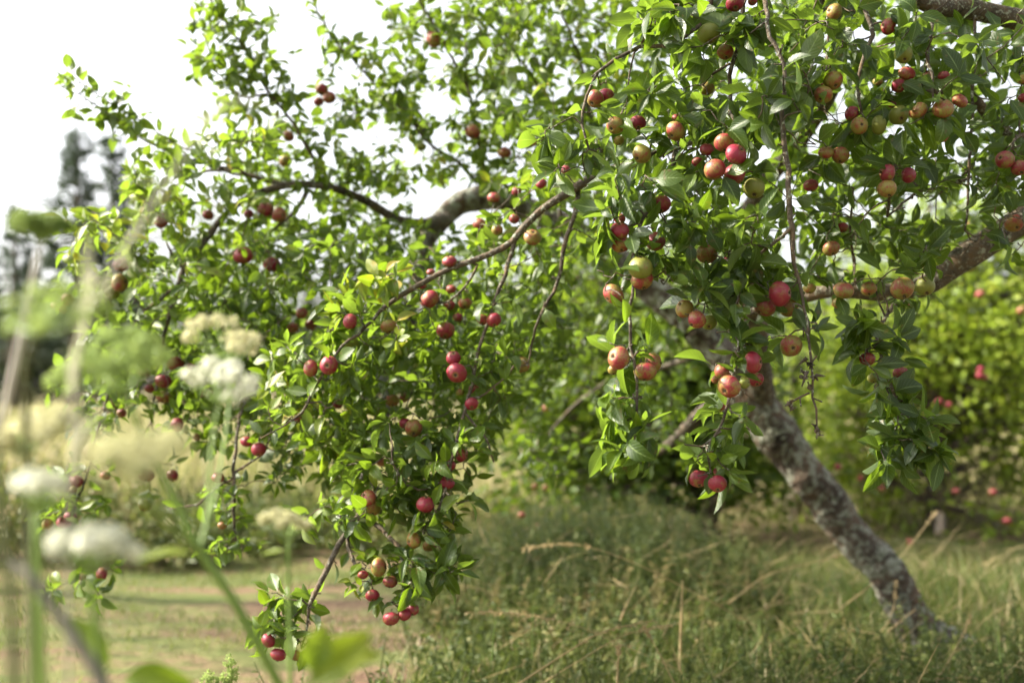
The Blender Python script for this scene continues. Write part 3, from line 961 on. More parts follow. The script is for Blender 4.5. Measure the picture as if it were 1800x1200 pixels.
def hides_bough(pts):
    x, y, D = project(pts)
    s = CLEAR_SEG
    ex, ey = s[:, 2] - s[:, 0], s[:, 3] - s[:, 1]
    t = np.clip(((x[:, None] - s[:, 0]) * ex + (y[:, None] - s[:, 1]) * ey) / (ex ** 2 + ey ** 2), 0, 1)
    d = np.hypot(x[:, None] - s[:, 0] - t * ex, y[:, None] - s[:, 1] - t * ey)
    return ((d < s[:, 4]) & (D[:, None] < s[:, 5])).any(1)


def in_sky(x, y):
    inside = np.zeros(np.shape(x), bool)
    q = SKY_POLY
    for i in range(len(q)):
        x1, y1 = q[i]
        x2, y2 = q[i - 1]
        cond = ((y1 > y) != (y2 > y)) & (x < (x2 - x1) * (y - y1) / ((y2 - y1) + 1e-9) + x1)
        inside ^= cond
    for gx, gy, a, b in GAPS:
        inside |= (((x - gx) / a) ** 2 + ((y - gy) / b) ** 2 < 1) & (rng.random(np.shape(x)) < 0.85)
    return inside

T1 = Tree()
TRUNK = [(1668, 1180, 3.62, 150), (1650, 1145, 3.6, 108), (1628, 1112, 3.6, 82), (1597, 1070, 3.6, 68), (1540, 985, 3.6, 66), (1463, 900, 3.6, 65), (1390, 800, 3.6, 68), (1340, 722, 3.6, 74), (1275, 635, 3.6, 58), (1205, 562, 3.6, 55),
         (1130, 492, 3.6, 50), (1045, 428, 3.6, 46), (965, 388, 3.58, 44), (880, 352, 3.5, 42), (812, 356, 3.4, 40), (772, 392, 3.3, 37), (742, 450, 3.2, 32), (725, 540, 3.1, 26), (705, 640, 2.9, 21), (660, 755, 2.6, 19), (630, 850, 2.35, 17)]
T1.limb(TRUNK, 'trunk', 30, 0.24, 0.018, wob=0.02)
LIMBS1 = [
    # heavy boughs
    [(1338, 712, 3.6, 50), (1325, 560, 3.35, 44), (1302, 440, 3.1, 40), (1340, 330, 2.8, 36), (1410, 235, 2.55, 32), (1470, 120, 2.3, 30), (1440, -40, 2.0, 28), (1320, -130, 1.8, 24), (1180, -150, 1.75, 18), (1040, -170, 1.9, 12)],
    [(1310, 695, 3.6, 30.8), (1240, 718, 3.7, 25.2), (1180, 780, 3.8, 19.6), (1120, 810, 3.9, 11.2)],
    [(1250, 612, 3.6, 13.2), (1150, 650, 3.8, 9.9), (1072, 670, 3.9, 8.8), (1000, 722, 4.0, 6.6), (950, 780, 4.0, 3.9)],
    [(790, 380, 3.35, 26), (745, 395, 3.1, 22), (697, 385, 3.0, 16), (650, 358, 2.95, 15), (592, 332, 2.9, 14), (538, 325, 2.88, 13), (490, 328, 2.85, 14), (440, 345, 2.8, 12), (395, 378, 2.75, 11), (366, 416, 2.7, 11), (345, 446, 2.68, 11), (322, 472, 2.65, 10), (309, 510, 2.62, 9), (298, 552, 2.6, 8), (282, 625, 2.6, 7), (266, 742, 2.6, 4)],
    [(505, 327, 2.86, 9), (445, 311, 2.85, 8), (400, 301, 2.85, 7), (350, 304, 2.85, 5), (300, 330, 2.85, 3)],
    [(538, 340, 2.88, 9), (520, 370, 2.8, 7), (470, 410, 2.75, 5)],
    [(309, 505, 2.62, 7), (280, 530, 2.6, 6), (240, 560, 2.6, 5), (205, 640, 2.55, 5), (175, 738, 2.5, 5), (163, 795, 2.5, 4), (150, 845, 2.5, 4), (125, 893, 2.5, 4), (62, 908, 2.5, 2.5)],
    [(318, 470, 2.65, 6), (300, 440, 2.65, 5), (283, 402, 2.7, 3)],
    [(870, 352, 3.5, 14), (862, 330, 3.2, 11), (850, 290, 2.95, 8), (832, 187, 2.85, 6), (825, 160, 2.85, 5), (795, 105, 2.82, 5), (762, 45, 2.8, 4), (738, 0, 2.8, 3), (720, -50, 2.8, 2)],
    [(835, 318, 3.1, 9), (800, 282, 3.0, 7), (762, 257, 2.95, 6), (712, 200, 2.95, 5), (667, 157, 2.92, 4), (625, 107, 2.9, 4), (587, 67, 2.88, 3), (548, 8, 2.85, 2.5), (530, -30, 2.85, 2)],
    [(745, 232, 2.95, 5), (700, 193, 2.92, 4), (640, 182, 2.9, 3), (590, 174, 2.9, 2)],
    [(580, 325, 2.9, 9), (550, 275, 2.9, 7), (515, 215, 2.88, 6), (482, 175, 2.85, 6), (450, 125, 2.85, 6), (436, 92, 2.84, 5), (400, 45, 2.82, 5), (370, 0, 2.8, 4), (345, -40, 2.8, 3)],
    [(470, 165, 2.85, 4), (425, 170, 2.83, 4), (390, 135, 2.82, 3), (362, 110, 2.8, 3), (335, 102, 2.8, 2)],
    [(430, 300, 2.82, 4), (340, 280, 2.75, 4), (260, 252, 2.7, 3), (195, 200, 2.66, 2.5), (150, 172, 2.64, 2.5), (107, 152, 2.62, 2)],
    [(420, 310, 2.82, 4), (350, 275, 2.78, 4), (290, 240, 2.74, 3), (240, 205, 2.7, 2.5), (160, 158, 2.66, 2.5), (118, 126, 2.64, 2)],
    [(985, 385, 3.5, 9), (985, 220, 3.1, 6), (950, 160, 3.0, 5), (905, 90, 2.95, 4), (880, 45, 2.92, 3), (850, 10, 2.9, 2)],
    [(1050, 405, 3.5, 9), (1045, 250, 3.0, 6), (1020, 110, 2.9, 5), (1000, 60, 2.85, 4), (975, -10, 2.8, 3)],
    [(825, 165, 2.85, 4), (818, 90, 2.85, 3), (821, -10, 2.85, 2)],
    [(640, 790, 2.5, 12), (622, 868, 2.3, 11), (632, 900, 2.15, 10), (597, 957, 2.05, 10), (575, 1000, 2.02, 10), (552, 1040, 2.0, 9), (538, 1085, 2.0, 5), (530, 1140, 2.0, 3)],
    [(632, 898, 2.15, 9), (670, 930, 2.1, 8), (700, 958, 2.05, 8), (712, 1010, 2.02, 6), (703, 1060, 2.0, 4)],
    [(608, 945, 2.1, 7), (616, 975, 2.06, 7), (624, 990, 2.04, 6), (640, 1000, 2.02, 3)],
    [(425, 560, 2.9, 6), (440, 640, 2.6, 6), (425, 710, 2.45, 6), (415, 762, 2.4, 6), (411, 825, 2.36, 6), (412, 895, 2.33, 6), (416, 950, 2.3, 3)],
    [(412, 830, 2.36, 5), (455, 800, 2.35, 4), (475, 770, 2.35, 3)],
    [(412, 840, 2.36, 5), (385, 855, 2.38, 4), (350, 885, 2.4, 4), (298, 894, 2.42, 3)],
    # the slanting bare branch in the middle and what hangs from it
    [(1330, 350, 2.85, 15), (1250, 255, 2.5, 14), (1185, 262, 2.3, 15), (1110, 290, 2.2, 16), (1030, 318, 2.12, 17), (980, 347, 2.1, 15), (945, 372, 2.1, 13), (920, 397, 2.1, 13), (900, 423, 2.1, 12), (860, 445, 2.1, 11), (790, 470, 2.1, 10), (745, 494, 2.1, 10), (700, 520, 2.1, 9), (668, 546, 2.1, 8)],
    [(668, 546, 2.1, 7), (640, 575, 2.08, 6), (600, 610, 2.06, 5), (562, 665, 2.06, 5), (530, 722, 2.06, 5), (495, 745, 2.06, 3), (455, 772, 2.06, 2)],
    [(1016, 330, 2.12, 10), (1007, 382, 2.1, 8), (995, 412, 2.1, 8), (985, 440, 2.1, 8), (984, 472, 2.1, 7), (972, 512, 2.1, 6), (945, 565, 2.1, 5), (928, 640, 2.15, 3)],
    [(905, 420, 2.1, 9), (890, 465, 2.09, 8), (871, 525, 2.08, 7), (860, 565, 2.07, 6), (845, 600, 2.07, 6), (834, 655, 2.06, 6), (818, 720, 2.05, 6), (803, 770, 2.04, 6), (790, 812, 2.03, 6), (780, 862, 2.02, 6), (771, 890, 2.01, 6), (752, 935, 2.0, 5)],
    [(815, 722, 2.05, 5), (845, 760, 2.05, 4), (868, 812, 2.05, 3)],
    [(840, 700, 2.06, 4), (880, 670, 2.08, 3), (905, 640, 2.1, 3)],
    [(785, 840, 2.03, 5), (735, 860, 2.02, 4), (700, 830, 2.0, 4), (690, 780, 1.98, 3)],
    [(805, 462, 2.1, 6), (840, 465, 2.12, 5), (800, 520, 2.15, 4), (735, 545, 2.15, 3)],
    # twigs hanging from overhead into the focus plane
    [(1345, -120, 1.8, 11.5), (1350, 40, 1.68, 7.4), (1362, 78, 1.66, 7.4), (1376, 116, 1.65, 7.4), (1377, 145, 1.65, 7.4), (1371, 215, 1.65, 9.0), (1376, 255, 1.65, 9.8), (1384, 300, 1.65, 9.8), (1388, 345, 1.65, 9.8), (1393, 385, 1.65, 9.8), (1397, 430, 1.65, 9.0), (1403, 470, 1.65, 7.4), (1411, 520, 1.65, 5.7), (1417, 570, 1.65, 4.9),
     (1423, 640, 1.65, 4.9), (1424, 700, 1.65, 4.1), (1430, 722, 1.65, 4.1), (1436, 757, 1.65, 3.3)],
    [(1423, 690, 1.65, 4), (1405, 696, 1.65, 4), (1388, 708, 1.65, 4)],
    [(1390, 402, 1.65, 7), (1350, 440, 1.66, 6), (1305, 467, 1.67, 6), (1260, 500, 1.68, 5), (1228, 530, 1.68, 4)],
    [(1305, 467, 1.67, 5), (1296, 540, 1.66, 5), (1300, 610, 1.64, 5), (1288, 690, 1.64, 5), (1270, 752, 1.65, 5), (1252, 785, 1.65, 4), (1248, 820, 1.64, 4)],
    [(1268, 757, 1.65, 4), (1235, 783, 1.65, 3.5), (1203, 781, 1.65, 3)],
    [(1200, 205, 2.2, 8), (1187, 265, 1.95, 8), (1182, 300, 1.75, 8), (1173, 342, 1.68, 7)],
    [(1187, 262, 1.95, 7), (1165, 262, 1.85, 6), (1140, 275, 1.8, 6)],
    [(1173, 342, 1.68, 6), (1135, 380, 1.65, 6), (1115, 430, 1.63, 6), (1112, 480, 1.62, 6), (1112, 520, 1.62, 6), (1108, 568, 1.62, 6), (1110, 605, 1.62, 6), (1117, 650, 1.62, 6), (1120, 705, 1.62, 5), (1112, 790, 1.6, 3)],
    [(1300, -140, 1.8, 14), (1235, 40, 1.76, 8), (1195, 68, 1.76, 7), (1162, 75, 1.77, 7), (1125, 82, 1.78, 7), (1082, 102, 1.8, 6), (1050, 132, 1.8, 6), (1030, 175, 1.8, 5), (1022, 225, 1.78, 5), (1035, 262, 1.76, 4)],
    [(1112, 92, 1.8, 4), (1106, 130, 1.8, 3), (1102, 180, 1.8, 2.5)],
    [(1305, -30, 1.85, 9), (1300, 60, 1.85, 8), (1286, 110, 1.85, 8), (1283, 180, 1.85, 7), (1290, 235, 1.75, 5)],
    [(1283, 112, 1.85, 5), (1255, 130, 1.86, 5), (1235, 150, 1.9, 4)],
]
for pts in LIMBS1:
    T1.limb(pts, 'branch', 7 if pts[0][3] < 12 else 12, 0.12 if pts[0][3] > 8 else 0.08, 0.02 if pts[0][3] < 12 else 0.025)

T2 = Tree()
T2.limb([(2250, 1290, 2.8, 150), (2230, 1150, 2.75, 140), (2180, 900, 2.7, 130), (2120, 600, 2.6, 120), (2060, 330, 2.5, 110), (2020, 100, 2.4, 90), (1990, -150, 2.3, 70), (1900, -400, 2.2, 50)], 'trunk', 20, 0.14, 0.03)
LIMBS2 = [
    [(2060, 330, 2.5, 70), (1900, 352, 2.4, 56), (1795, 388, 2.35, 50), (1720, 440, 2.3, 47), (1672, 473, 2.3, 43), (1622, 506, 2.3, 36), (1545, 515, 2.3, 30), (1455, 512, 2.3, 26), (1390, 528, 2.35, 22), (1330, 545, 2.4, 14), (1280, 580, 2.5, 8)],
    [(2020, 100, 2.4, 60), (1900, 70, 2.2, 44), (1800, 36, 2.1, 38), (1700, 13, 2.05, 34), (1635, 8, 2.0, 30), (1560, -30, 1.95, 24), (1450, -70, 1.9, 16)],
    [(1900, 70, 2.2, 26), (1830, 260, 2.3, 24), (1750, 215, 2.2, 20), (1700, 170, 2.1, 17), (1640, 160, 2.0, 10), (1560, 175, 1.9, 7)],
    [(1800, 268, 2.3, 8), (1737, 300, 2.2, 7), (1662, 327, 2.1, 6), (1612, 338, 2.0, 5), (1560, 380, 1.95, 4)],
    [(1712, 20, 2.05, 6), (1714, 110, 2.0, 5), (1711, 190, 2.0, 5), (1705, 300, 2.0, 5), (1696, 405, 2.0, 4)],
    [(1530, -50, 1.95, 9), (1522, 25, 1.92, 8), (1534, 62, 1.9, 8), (1523, 92, 1.88, 7), (1508, 150, 1.86, 6), (1515, 200, 1.84, 4)],
    [(1645, 5, 2.0, 7), (1628, 90, 1.88, 6), (1634, 130, 1.85, 6), (1640, 170, 1.82, 4)],
    [(1450, -60, 1.9, 6), (1452, 60, 1.9, 4), (1449, 130, 1.88, 4), (1460, 120, 1.85, 3)],
    [(1590, 512, 2.3, 9), (1555, 560, 1.95, 6), (1545, 600, 1.8, 5), (1560, 660, 1.76, 6), (1578, 704, 1.75, 6), (1602, 740, 1.75, 5), (1622, 775, 1.75, 4), (1632, 800, 1.75, 3)],
    [(1560, 380, 1.95, 6), (1563, 340, 1.85, 5), (1572, 290, 1.82, 4)],
    [(1500, 495, 2.25, 6), (1497, 440, 2.1, 5), (1493, 380, 2.0, 4), (1500, 330, 1.95, 3)],
    [(1860, 250, 2.3, 9), (1790, 240, 2.0, 6), (1778, 262, 1.92, 4)],
]
for pts in LIMBS2:
    T2.limb(pts, 'branch', 7 if pts[0][3] < 12 else 14, 0.13, 0.025)

# bare buds on the knotty hanging twig
own_knot = 1 + next(i for i, p in enumerate(LIMBS1) if p[0][0] == 1345)
for (x, y) in [(1413, 655), (1414, 664), (1433, 662), (1427, 640), (1415, 632), (1386, 708), (1391, 712), (1437, 757), (1434, 750), (1439, 762), (1424, 677)]:
    p = P(x, y, 1.645)
    tube(T1.limbs[own_knot][1], [p, p + rng.normal(0, 0.004, 3), p + rng.normal(0, 0.008, 3)], [0.003, 0.0034, 0.001], 5, rough=0.4)
    add_leaves(T1.limbs[own_knot][1], np.repeat(p[None], 3, 0), rng.normal(0, 1, (3, 3)), rng.normal(0, 1, (3, 3)), 0.011, 0.006, 0.1, 'low')

# a spur from the nearest wood to every apple's stalk
for ap in apples:
    ap['tip'] = ap['pos'] - ap['axis'] * ap['R'] * 1.0 + np.array([0, 0, max(0.012, 0.5 * ap['R'])]) - ap['axis'] * 0.006
order = sorted(apples, key=lambda a: min(np.linalg.norm(T1.pos - a['pos'], axis=1).min(), np.linalg.norm(T2.pos - a['pos'], axis=1).min()))
for ap in order:
    d1 = np.linalg.norm(T1.pos - ap['pos'], axis=1).min()
    d2 = np.linalg.norm(T2.pos - ap['pos'], axis=1).min()
    t = T1 if d1 < d2 else T2
    near = ap['D'] < 1.95
    L = 0.064 if near else (0.05 if ap['D'] < 2.2 else 0.046)
    tint = 0.30 if ap['x'] > 1000 else 0.5
    t.grow(ap['tip'], L, tint, 'fine' if ap['D'] < 2.2 else 'mid', maxlen=1.2, leaves=6, gap=0.03)

# leafy shoots: leaves straight along the traced wood
for i, pts in enumerate(LIMBS1):
    own = i + 1
    thin = pts[-1][3] <= 3.1
    c = resample(np.array([P(x, y, D) for x, y, D, w in pts]), 0.02)
    y0, x0 = pts[0][1], pts[0][0]
    knot = pts[0][0] in (1345, 1423)
    if pts[0][2] > 3.55 or knot:
        continue
    if pts[-1][1] < 260 and pts[-1][0] < 1010:           # upright shoots against the sky
        T1.along(c, own, 0.10, 0.017, 0.056, 0.66, 'mid', up=0.25)
        for k in range(int(len(c) * 0.26)):
            j = int(len(c) * rng.uniform(0.15, 0.9))
            T1.rosette(c[j], own, rng.normal(0, 1, 3), 3, 0.054, 0.64, 'mid', 0.1)
    elif thin or pts[-1][3] < 6:
        T1.along(c, own, 0.35, 0.03, 0.052, 0.42, 'mid')

# foliage: zone in the photograph x0 y0 x1 y1, depths, number of twig ends, leaf length, tint, leaf detail, longest twig
ZONES = [
    (900, 560, 1210, 830, 2.9, 3.9, 110, .054, .46, 'mid', .7),
    (960, 420, 1100, 620, 2.5, 3.4, 40, .052, .46, 'mid', .7),
    (330, -10, 480, 110, 2.75, 2.9, 24, 0.051, 0.66, 'mid', .5),
    (340, 90, 520, 240, 2.75, 2.95, 36, 0.051, 0.66, 'mid', .5),
    (420, 200, 640, 330, 2.75, 3.0, 36, 0.051, 0.64, 'mid', .5),
    (560, 40, 720, 210, 2.8, 3.0, 27, 0.049, 0.66, 'mid', .5),
    (90, 120, 250, 240, 2.6, 2.72, 11, 0.049, 0.66, 'mid', .4),
    (225, 235, 480, 470, 2.45, 3.0, 122, 0.050, 0.72, 'mid', .5),
    (110, 360, 260, 480, 2.3, 2.7, 32, 0.052, 0.78, 'mid', .5),
    (440, 290, 720, 480, 2.7, 3.3, 122, 0.050, 0.64, 'mid', .5),
    (360, 400, 960, 640, 2.35, 3.3, 302, 0.052, 0.52, 'mid', .5),
    (230, 450, 520, 640, 2.35, 2.9, 86, 0.052, 0.54, 'mid', .5),
    (150, 500, 480, 660, 2.5, 3.1, 86, 0.055, 0.36, 'mid', .6),
    (90, 630, 330, 760, 2.35, 2.7, 43, 0.052, 0.51, 'mid', .5),
    (280, 630, 560, 790, 2.3, 2.9, 79, 0.052, 0.48, 'mid', .5),
    (480, 610, 900, 800, 2.1, 2.9, 184, 0.048, 0.44, 'mid', .5),
    (560, 520, 900, 660, 2.05, 2.4, 70, 0.052, 0.56, 'fine', .4),
    (470, 600, 640, 790, 2.02, 2.3, 60, 0.052, 0.72, 'fine', .4),
    (590, 480, 700, 600, 2.0, 2.15, 14, 0.054, 0.86, 'fine', .4),
    (620, 740, 830, 900, 1.98, 2.15, 42, 0.054, 0.54, 'fine', .4),
    (600, 800, 790, 940, 1.98, 2.15, 34, 0.054, 0.56, 'fine', .4),
    (700, 930, 800, 1040, 1.96, 2.05, 15, 0.063, 0.36, 'fine', .35),
    (455, 1040, 560, 1140, 1.97, 2.08, 20, 0.049, 0.56, 'fine', .35),
    (530, 870, 610, 925, 2.05, 2.2, 8, 0.052, 0.61, 'fine', .4),
    (615, 985, 700, 1090, 1.98, 2.05, 6, 0.038, 0.78, 'fine', .3),
    (370, 830, 450, 970, 2.28, 2.42, 15, 0.041, 0.46, 'mid', .4),
    (480, 790, 640, 850, 2.3, 2.6, 18, 0.050, 0.41, 'mid', .5),
    (70, 830, 200, 920, 2.4, 2.55, 14, 0.050, 0.58, 'mid', .4),
    (60, 985, 190, 1050, 2.38, 2.5, 7, 0.052, 0.61, 'mid', .7),
    (600, 120, 900, 330, 2.75, 3.2, 86, 0.048, 0.66, 'mid', .5),
    (680, 0, 900, 160, 2.7, 3.1, 60, 0.050, 0.66, 'mid', .5),
    (860, -20, 1170, 230, 2.5, 3.3, 187, 0.052, 0.66, 'mid', .6),
    (860, 180, 1130, 330, 2.5, 3.2, 79, 0.052, 0.60, 'mid', .6),
    (820, 300, 1060, 480, 2.2, 3.1, 79, 0.052, 0.68, 'mid', .5),
    (860, 480, 1100, 720, 2.6, 3.6, 57, 0.052, 0.48, 'mid', .6),
    (950, 200, 1060, 320, 1.72, 1.82, 14, 0.058, 0.28, 'fine', .4),
    (1120, 0, 1340, 110, 1.65, 1.95, 36, 0.063, 0.28, 'fine', .5),
    (1050, 150, 1260, 330, 1.72, 2.1, 43, 0.056, 0.36, 'fine', .5),
    (1060, 300, 1180, 430, 1.58, 1.7, 18, 0.056, 0.28, 'fine', .4),
    (1040, 440, 1190, 520, 1.56, 1.66, 15, 0.061, 0.32, 'fine', .4),
    (1060, 600, 1150, 650, 1.58, 1.66, 4, 0.047, 0.48, 'fine', .3),
    (1065, 690, 1150, 800, 1.56, 1.66, 15, 0.063, 0.40, 'fine', .3),
    (1180, 380, 1340, 520, 1.6, 1.75, 28, 0.056, 0.32, 'fine', .4),
    (1200, 500, 1300, 560, 1.6, 1.7, 8, 0.058, 0.26, 'fine', .4),
    (1240, 580, 1330, 640, 1.6, 1.68, 7, 0.061, 0.26, 'fine', .3),
    (1230, 690, 1320, 760, 1.6, 1.7, 9, 0.048, 0.24, 'fine', .3),
    (1215, 780, 1290, 840, 1.6, 1.68, 7, 0.037, 0.42, 'fine', .3),
    (1340, 470, 1440, 600, 1.62, 1.75, 9, 0.052, 0.22, 'fine', .3),
    (1320, 110, 1440, 260, 1.6, 1.8, 24, 0.058, 0.24, 'fine', .4),
    (1180, 200, 1420, 420, 1.75, 2.6, 38, 0.056, 0.30, 'mid', .6),
    (1150, 0, 1420, 230, 1.9, 3.0, 71, 0.052, 0.42, 'mid', .7),
    (1180, 380, 1400, 580, 2.0, 3.2, 16, 0.056, 0.28, 'mid', .7),
    (1050, -260, 1500, 0, 1.6, 2.6, 49, 0.060, 0.35, 'low', .9),
    (300, -200, 1050, -20, 2.5, 3.3, 71, 0.052, 0.61, 'low', .9),
]
ZONES2 = [
    (1340, 0, 1800, 240, 1.75, 2.1, 81, 0.058, 0.22, 'fine', .7),
    (1380, 0, 1800, 300, 2.1, 3.2, 126, 0.062, 0.45, 'mid', .9),
    (1400, 220, 1800, 460, 1.85, 2.2, 55, 0.056, 0.20, 'fine', .6),
    (1400, 240, 1800, 470, 2.2, 3.2, 59, 0.063, 0.36, 'mid', .9),
    (1420, 420, 1680, 530, 1.8, 2.3, 38, 0.054, 0.18, 'fine', .6),
    (1500, 560, 1600, 690, 1.7, 1.82, 15, 0.056, 0.14, 'fine', .4),
    (1550, 680, 1650, 810, 1.7, 1.8, 24, 0.058, 0.14, 'fine', .35),
    (1720, 200, 1830, 420, 1.9, 2.3, 31, 0.056, 0.22, 'fine', .6),
    (1400, -300, 2100, 0, 1.8, 3.0, 93, 0.060, 0.30, 'low', 1.2),
    (1800, -100, 2200, 400, 1.9, 3.0, 70, 0.060, 0.30, 'low', 1.0),
]


def fill(tree, zones):
    todo = []
    for x0, y0, x1, y1, d0, d1, n, L, tint, tpl, ml in zones:
        for _ in range(n):
            todo.append((P(rng.uniform(x0, x1), rng.uniform(y0, y1), rng.uniform(d0, d1)), L, tint, tpl, ml))
    d = [np.linalg.norm(tree.pos - t[0], axis=1).min() for t in todo]
    for k in np.argsort(d):
        p, L, tint, tpl, ml = todo[k]
        tree.grow(p, L, tint + rng.normal(0, 0.06), tpl, ml, leaves=int(rng.integers(3, 7)), gap=0.026)


fill(T1, ZONES)
fill(T2, ZONES2)
root1 = empty('apple_tree', tuple(G(1640, 1140)), 'old leaning apple tree with lichened trunk and long drooping branches of red apples', 'tree', 'apple trees of the orchard')
T1.build(root1)
root2 = empty('apple_tree', (2.05, 2.75, 0.0), 'apple tree reaching in from the side with thick grey boughs over dark shaded leaves', 'tree', 'apple trees of the orchard')
T2.build(root2)


# ---------------------------------------------------------------- apple meshes
def apple_mesh(seed, squash):
    r = random.Random(seed)
    ns, nr = 26, 36
    mb = MB()
    th = np.linspace(0.0, math.pi, ns)
    rows = []
    for i, t in enumerate(th):
        rho = math.sin(t) * (1 + 0.04 * math.sin(t) ** 2)
        z = math.cos(t) * squash
        z -= 0.30 * math.exp(-(math.sin(t) / 0.22) ** 2) * (1 if t < math.pi / 2 else 0) * 0.9     # stalk hollow, up
        z += 0.20 * math.exp(-(math.sin(t) / 0.22) ** 2) * (1 if t > math.pi / 2 else 0)           # eye basin, down
        rho *= 1.0 + 0.05 * math.cos(t)
        ph = np.arange(nr) / nr * 2 * math.pi
        lob = 1 + 0.022 * np.cos(5 * ph + seed) * (0.3 + 0.7 * (t / math.pi)) + 0.025 * np.cos(2 * ph + seed * 2) + 0.015 * np.cos(ph)
        rows.append(np.stack([rho * lob * np.cos(ph), rho * lob * np.sin(ph), np.full(nr, z) + 0.02 * np.cos(ph + seed)], -1))
    v = np.array(rows)
    idx = np.arange(ns * nr).reshape(ns, nr)
    q = np.stack([idx[:-1], idx[1:], np.roll(idx, -1, 1)[1:], np.roll(idx, -1, 1)[:-1]], -1)
    mb.add(v, q)
    return mb


proto_apples = []
for s, sq in ((1, 0.88), (2, 0.94), (3, 0.83)):
    a = apple_mesh(s, sq).build('apple', M['skin'])
    bottom = -sq + 0.13
    eye = MB()
    for k in range(5):
        an = k / 5 * 2 * math.pi + s
        d = np.array([[math.cos(an), math.sin(an), -0.55]])
        add_leaves(eye, np.array([[0.03 * math.cos(an), 0.03 * math.sin(an), bottom - 0.01]]), d, np.array([[-math.cos(an), -math.sin(an), -1.0]]), 0.25, 0.13, 0.3, 'low', fold=0.2, curl=-0.6)
    tube(eye, [[0, 0, bottom + 0.03], [0, 0, bottom - 0.03], [0.0, 0, bottom - 0.06]], [0.13, 0.11, 0.03], 9, rough=0.25)
    e = eye.build('calyx', M['eye'], a)
    st = MB()
    tube(st, [[0, 0, sq - 0.32], [0.02, 0.01, sq - 0.05], [0.05, 0.02, sq + 0.16], [0.12, 0.03, sq + 0.42]], [0.045, 0.04, 0.045, 0.07], 7, rough=0.15)
    k = st.build('stalk', M['twig'], a)
    proto_apples.append((a, e, k))
free = [True] * 3


def hang(pos, R, axis, hue, label, group, parts=True):
    i = random.randrange(3)
    a0, e0, k0 = proto_apples[i]
    if free[i] and parts:
        a = a0
        free[i] = False
    else:
        a = a0.copy()
        COL.objects.link(a)
        if parts:
            for c0 in (e0, k0):
                c = c0.copy()
                COL.objects.link(c)
                c.parent = a
    q = (-Vector(axis)).to_track_quat('Z', 'Y')
    a.rotation_mode = 'QUATERNION'
    a.rotation_quaternion = q @ Matrix.Rotation(random.uniform(0, 6.28), 3, 'Z').to_quaternion()
    a.location = pos
    a.scale = (R * random.uniform(0.94, 1.04), R * random.uniform(0.94, 1.04), R * random.uniform(0.92, 1.04))
    h = [min(1, max(0, v + random.uniform(-0.07, 0.07))) for v in hue]
    a.color = (*h, 1)
    tag(a, label, 'apple', group)
    return a


for ap in apples:
    hang(ap['pos'], ap['R'], ap['axis'], HUE[ap['c']], ap['label'], 'apples hanging in the near trees')


# ---------------------------------------------------------------- orchard trees, shrubs and woodland behind
def far_tree(name, base, h, crown, nleaf, L, tint, label, cat, group=None, mat='farleaf', trunk_r=0.08, lean=0.0, kind='round', clump=26, upn=0.25):
    """crown: list of (dx, dy, z, rx, ry, rz) lobes relative to the base."""
    base = np.asarray(base, float)
    root = empty(name, tuple(base), label, cat, group)
    wood = MB()
    top = np.array([lean, 0, h])
    tr = resample(np.array([[0, 0, -0.15, trunk_r * 1.25], [lean * 0.2, 0.02, h * 0.3, trunk_r], [lean * 0.6, -0.02, h * 0.65, trunk_r * 0.7], [*top, trunk_r * 0.2]]), h / 14)
    tube(wood, tr[:, :3], tr[:, 3], 9, rough=0.15)
    lv = MB()
    vol = np.array([c[3] * c[4] * c[5] for c in crown]) ** 0.75
    for c, share in zip(crown, vol / vol.sum()):
        n_cl = max(3, int(nleaf * share / clump))
        cc = np.array(c[:3])
        rr = np.array(c[3:])
        for k in range(n_cl):
            u = norm(rng.normal(0, 1, 3)) * rng.uniform(0.25, 1.0) ** 0.45
            p = cc + u * rr
            j = int(np.argmin(np.linalg.norm(tr[2:, :3] - p, axis=1) + np.abs(tr[2:, 2] - p[2] + 0.2) * 0.4)) + 2
            if k % 2 == 0:
                a = tr[j, :3]
                tube(wood, [a, a + (p - a) * 0.5 + np.array([0, 0, 0.08 * np.linalg.norm(p - a)]), p], [trunk_r * 0.28, trunk_r * 0.16, trunk_r * 0.05], 4)
            s = rng.uniform(0.5, 1.3)
            bp = p + rng.normal(0, 1, (clump, 3)) * np.array([3.0, 3.0, 2.2]) * L * s * 0.8
            d = norm((bp - p) + rng.normal(0, L, (clump, 3)) + np.array([0, 0, -0.3 * L]))
            nn = norm(rng.normal(0, 0.7, (clump, 3)) + np.array([-0.25, -0.2, upn]))
            ll = L * rng.uniform(0.6, 1.25, clump)
            tt = np.clip(tint + rng.normal(0, 0.10) + rng.normal(0, 0.1, clump), 0, 1)
            add_leaves(lv, bp, d, nn, ll, ll * 0.6, tt, 'low')
    wood.build('trunk', M['farbark'], root)
    lv.build('crown', M[mat], root)
    return root


def lobes(pxs, D, base):
    """(x, y, rx, ry, depth spread) in photograph pixels -> crown lobes round a base."""
    out = []
    for x, y, rx, ry, dz in pxs:
        d = D + dz
        c = P(x, y, d) - base
        out.append((c[0], c[1], c[2], rx * d / FPX, rx * d / FPX * 0.8, ry * d / FPX))
    return out


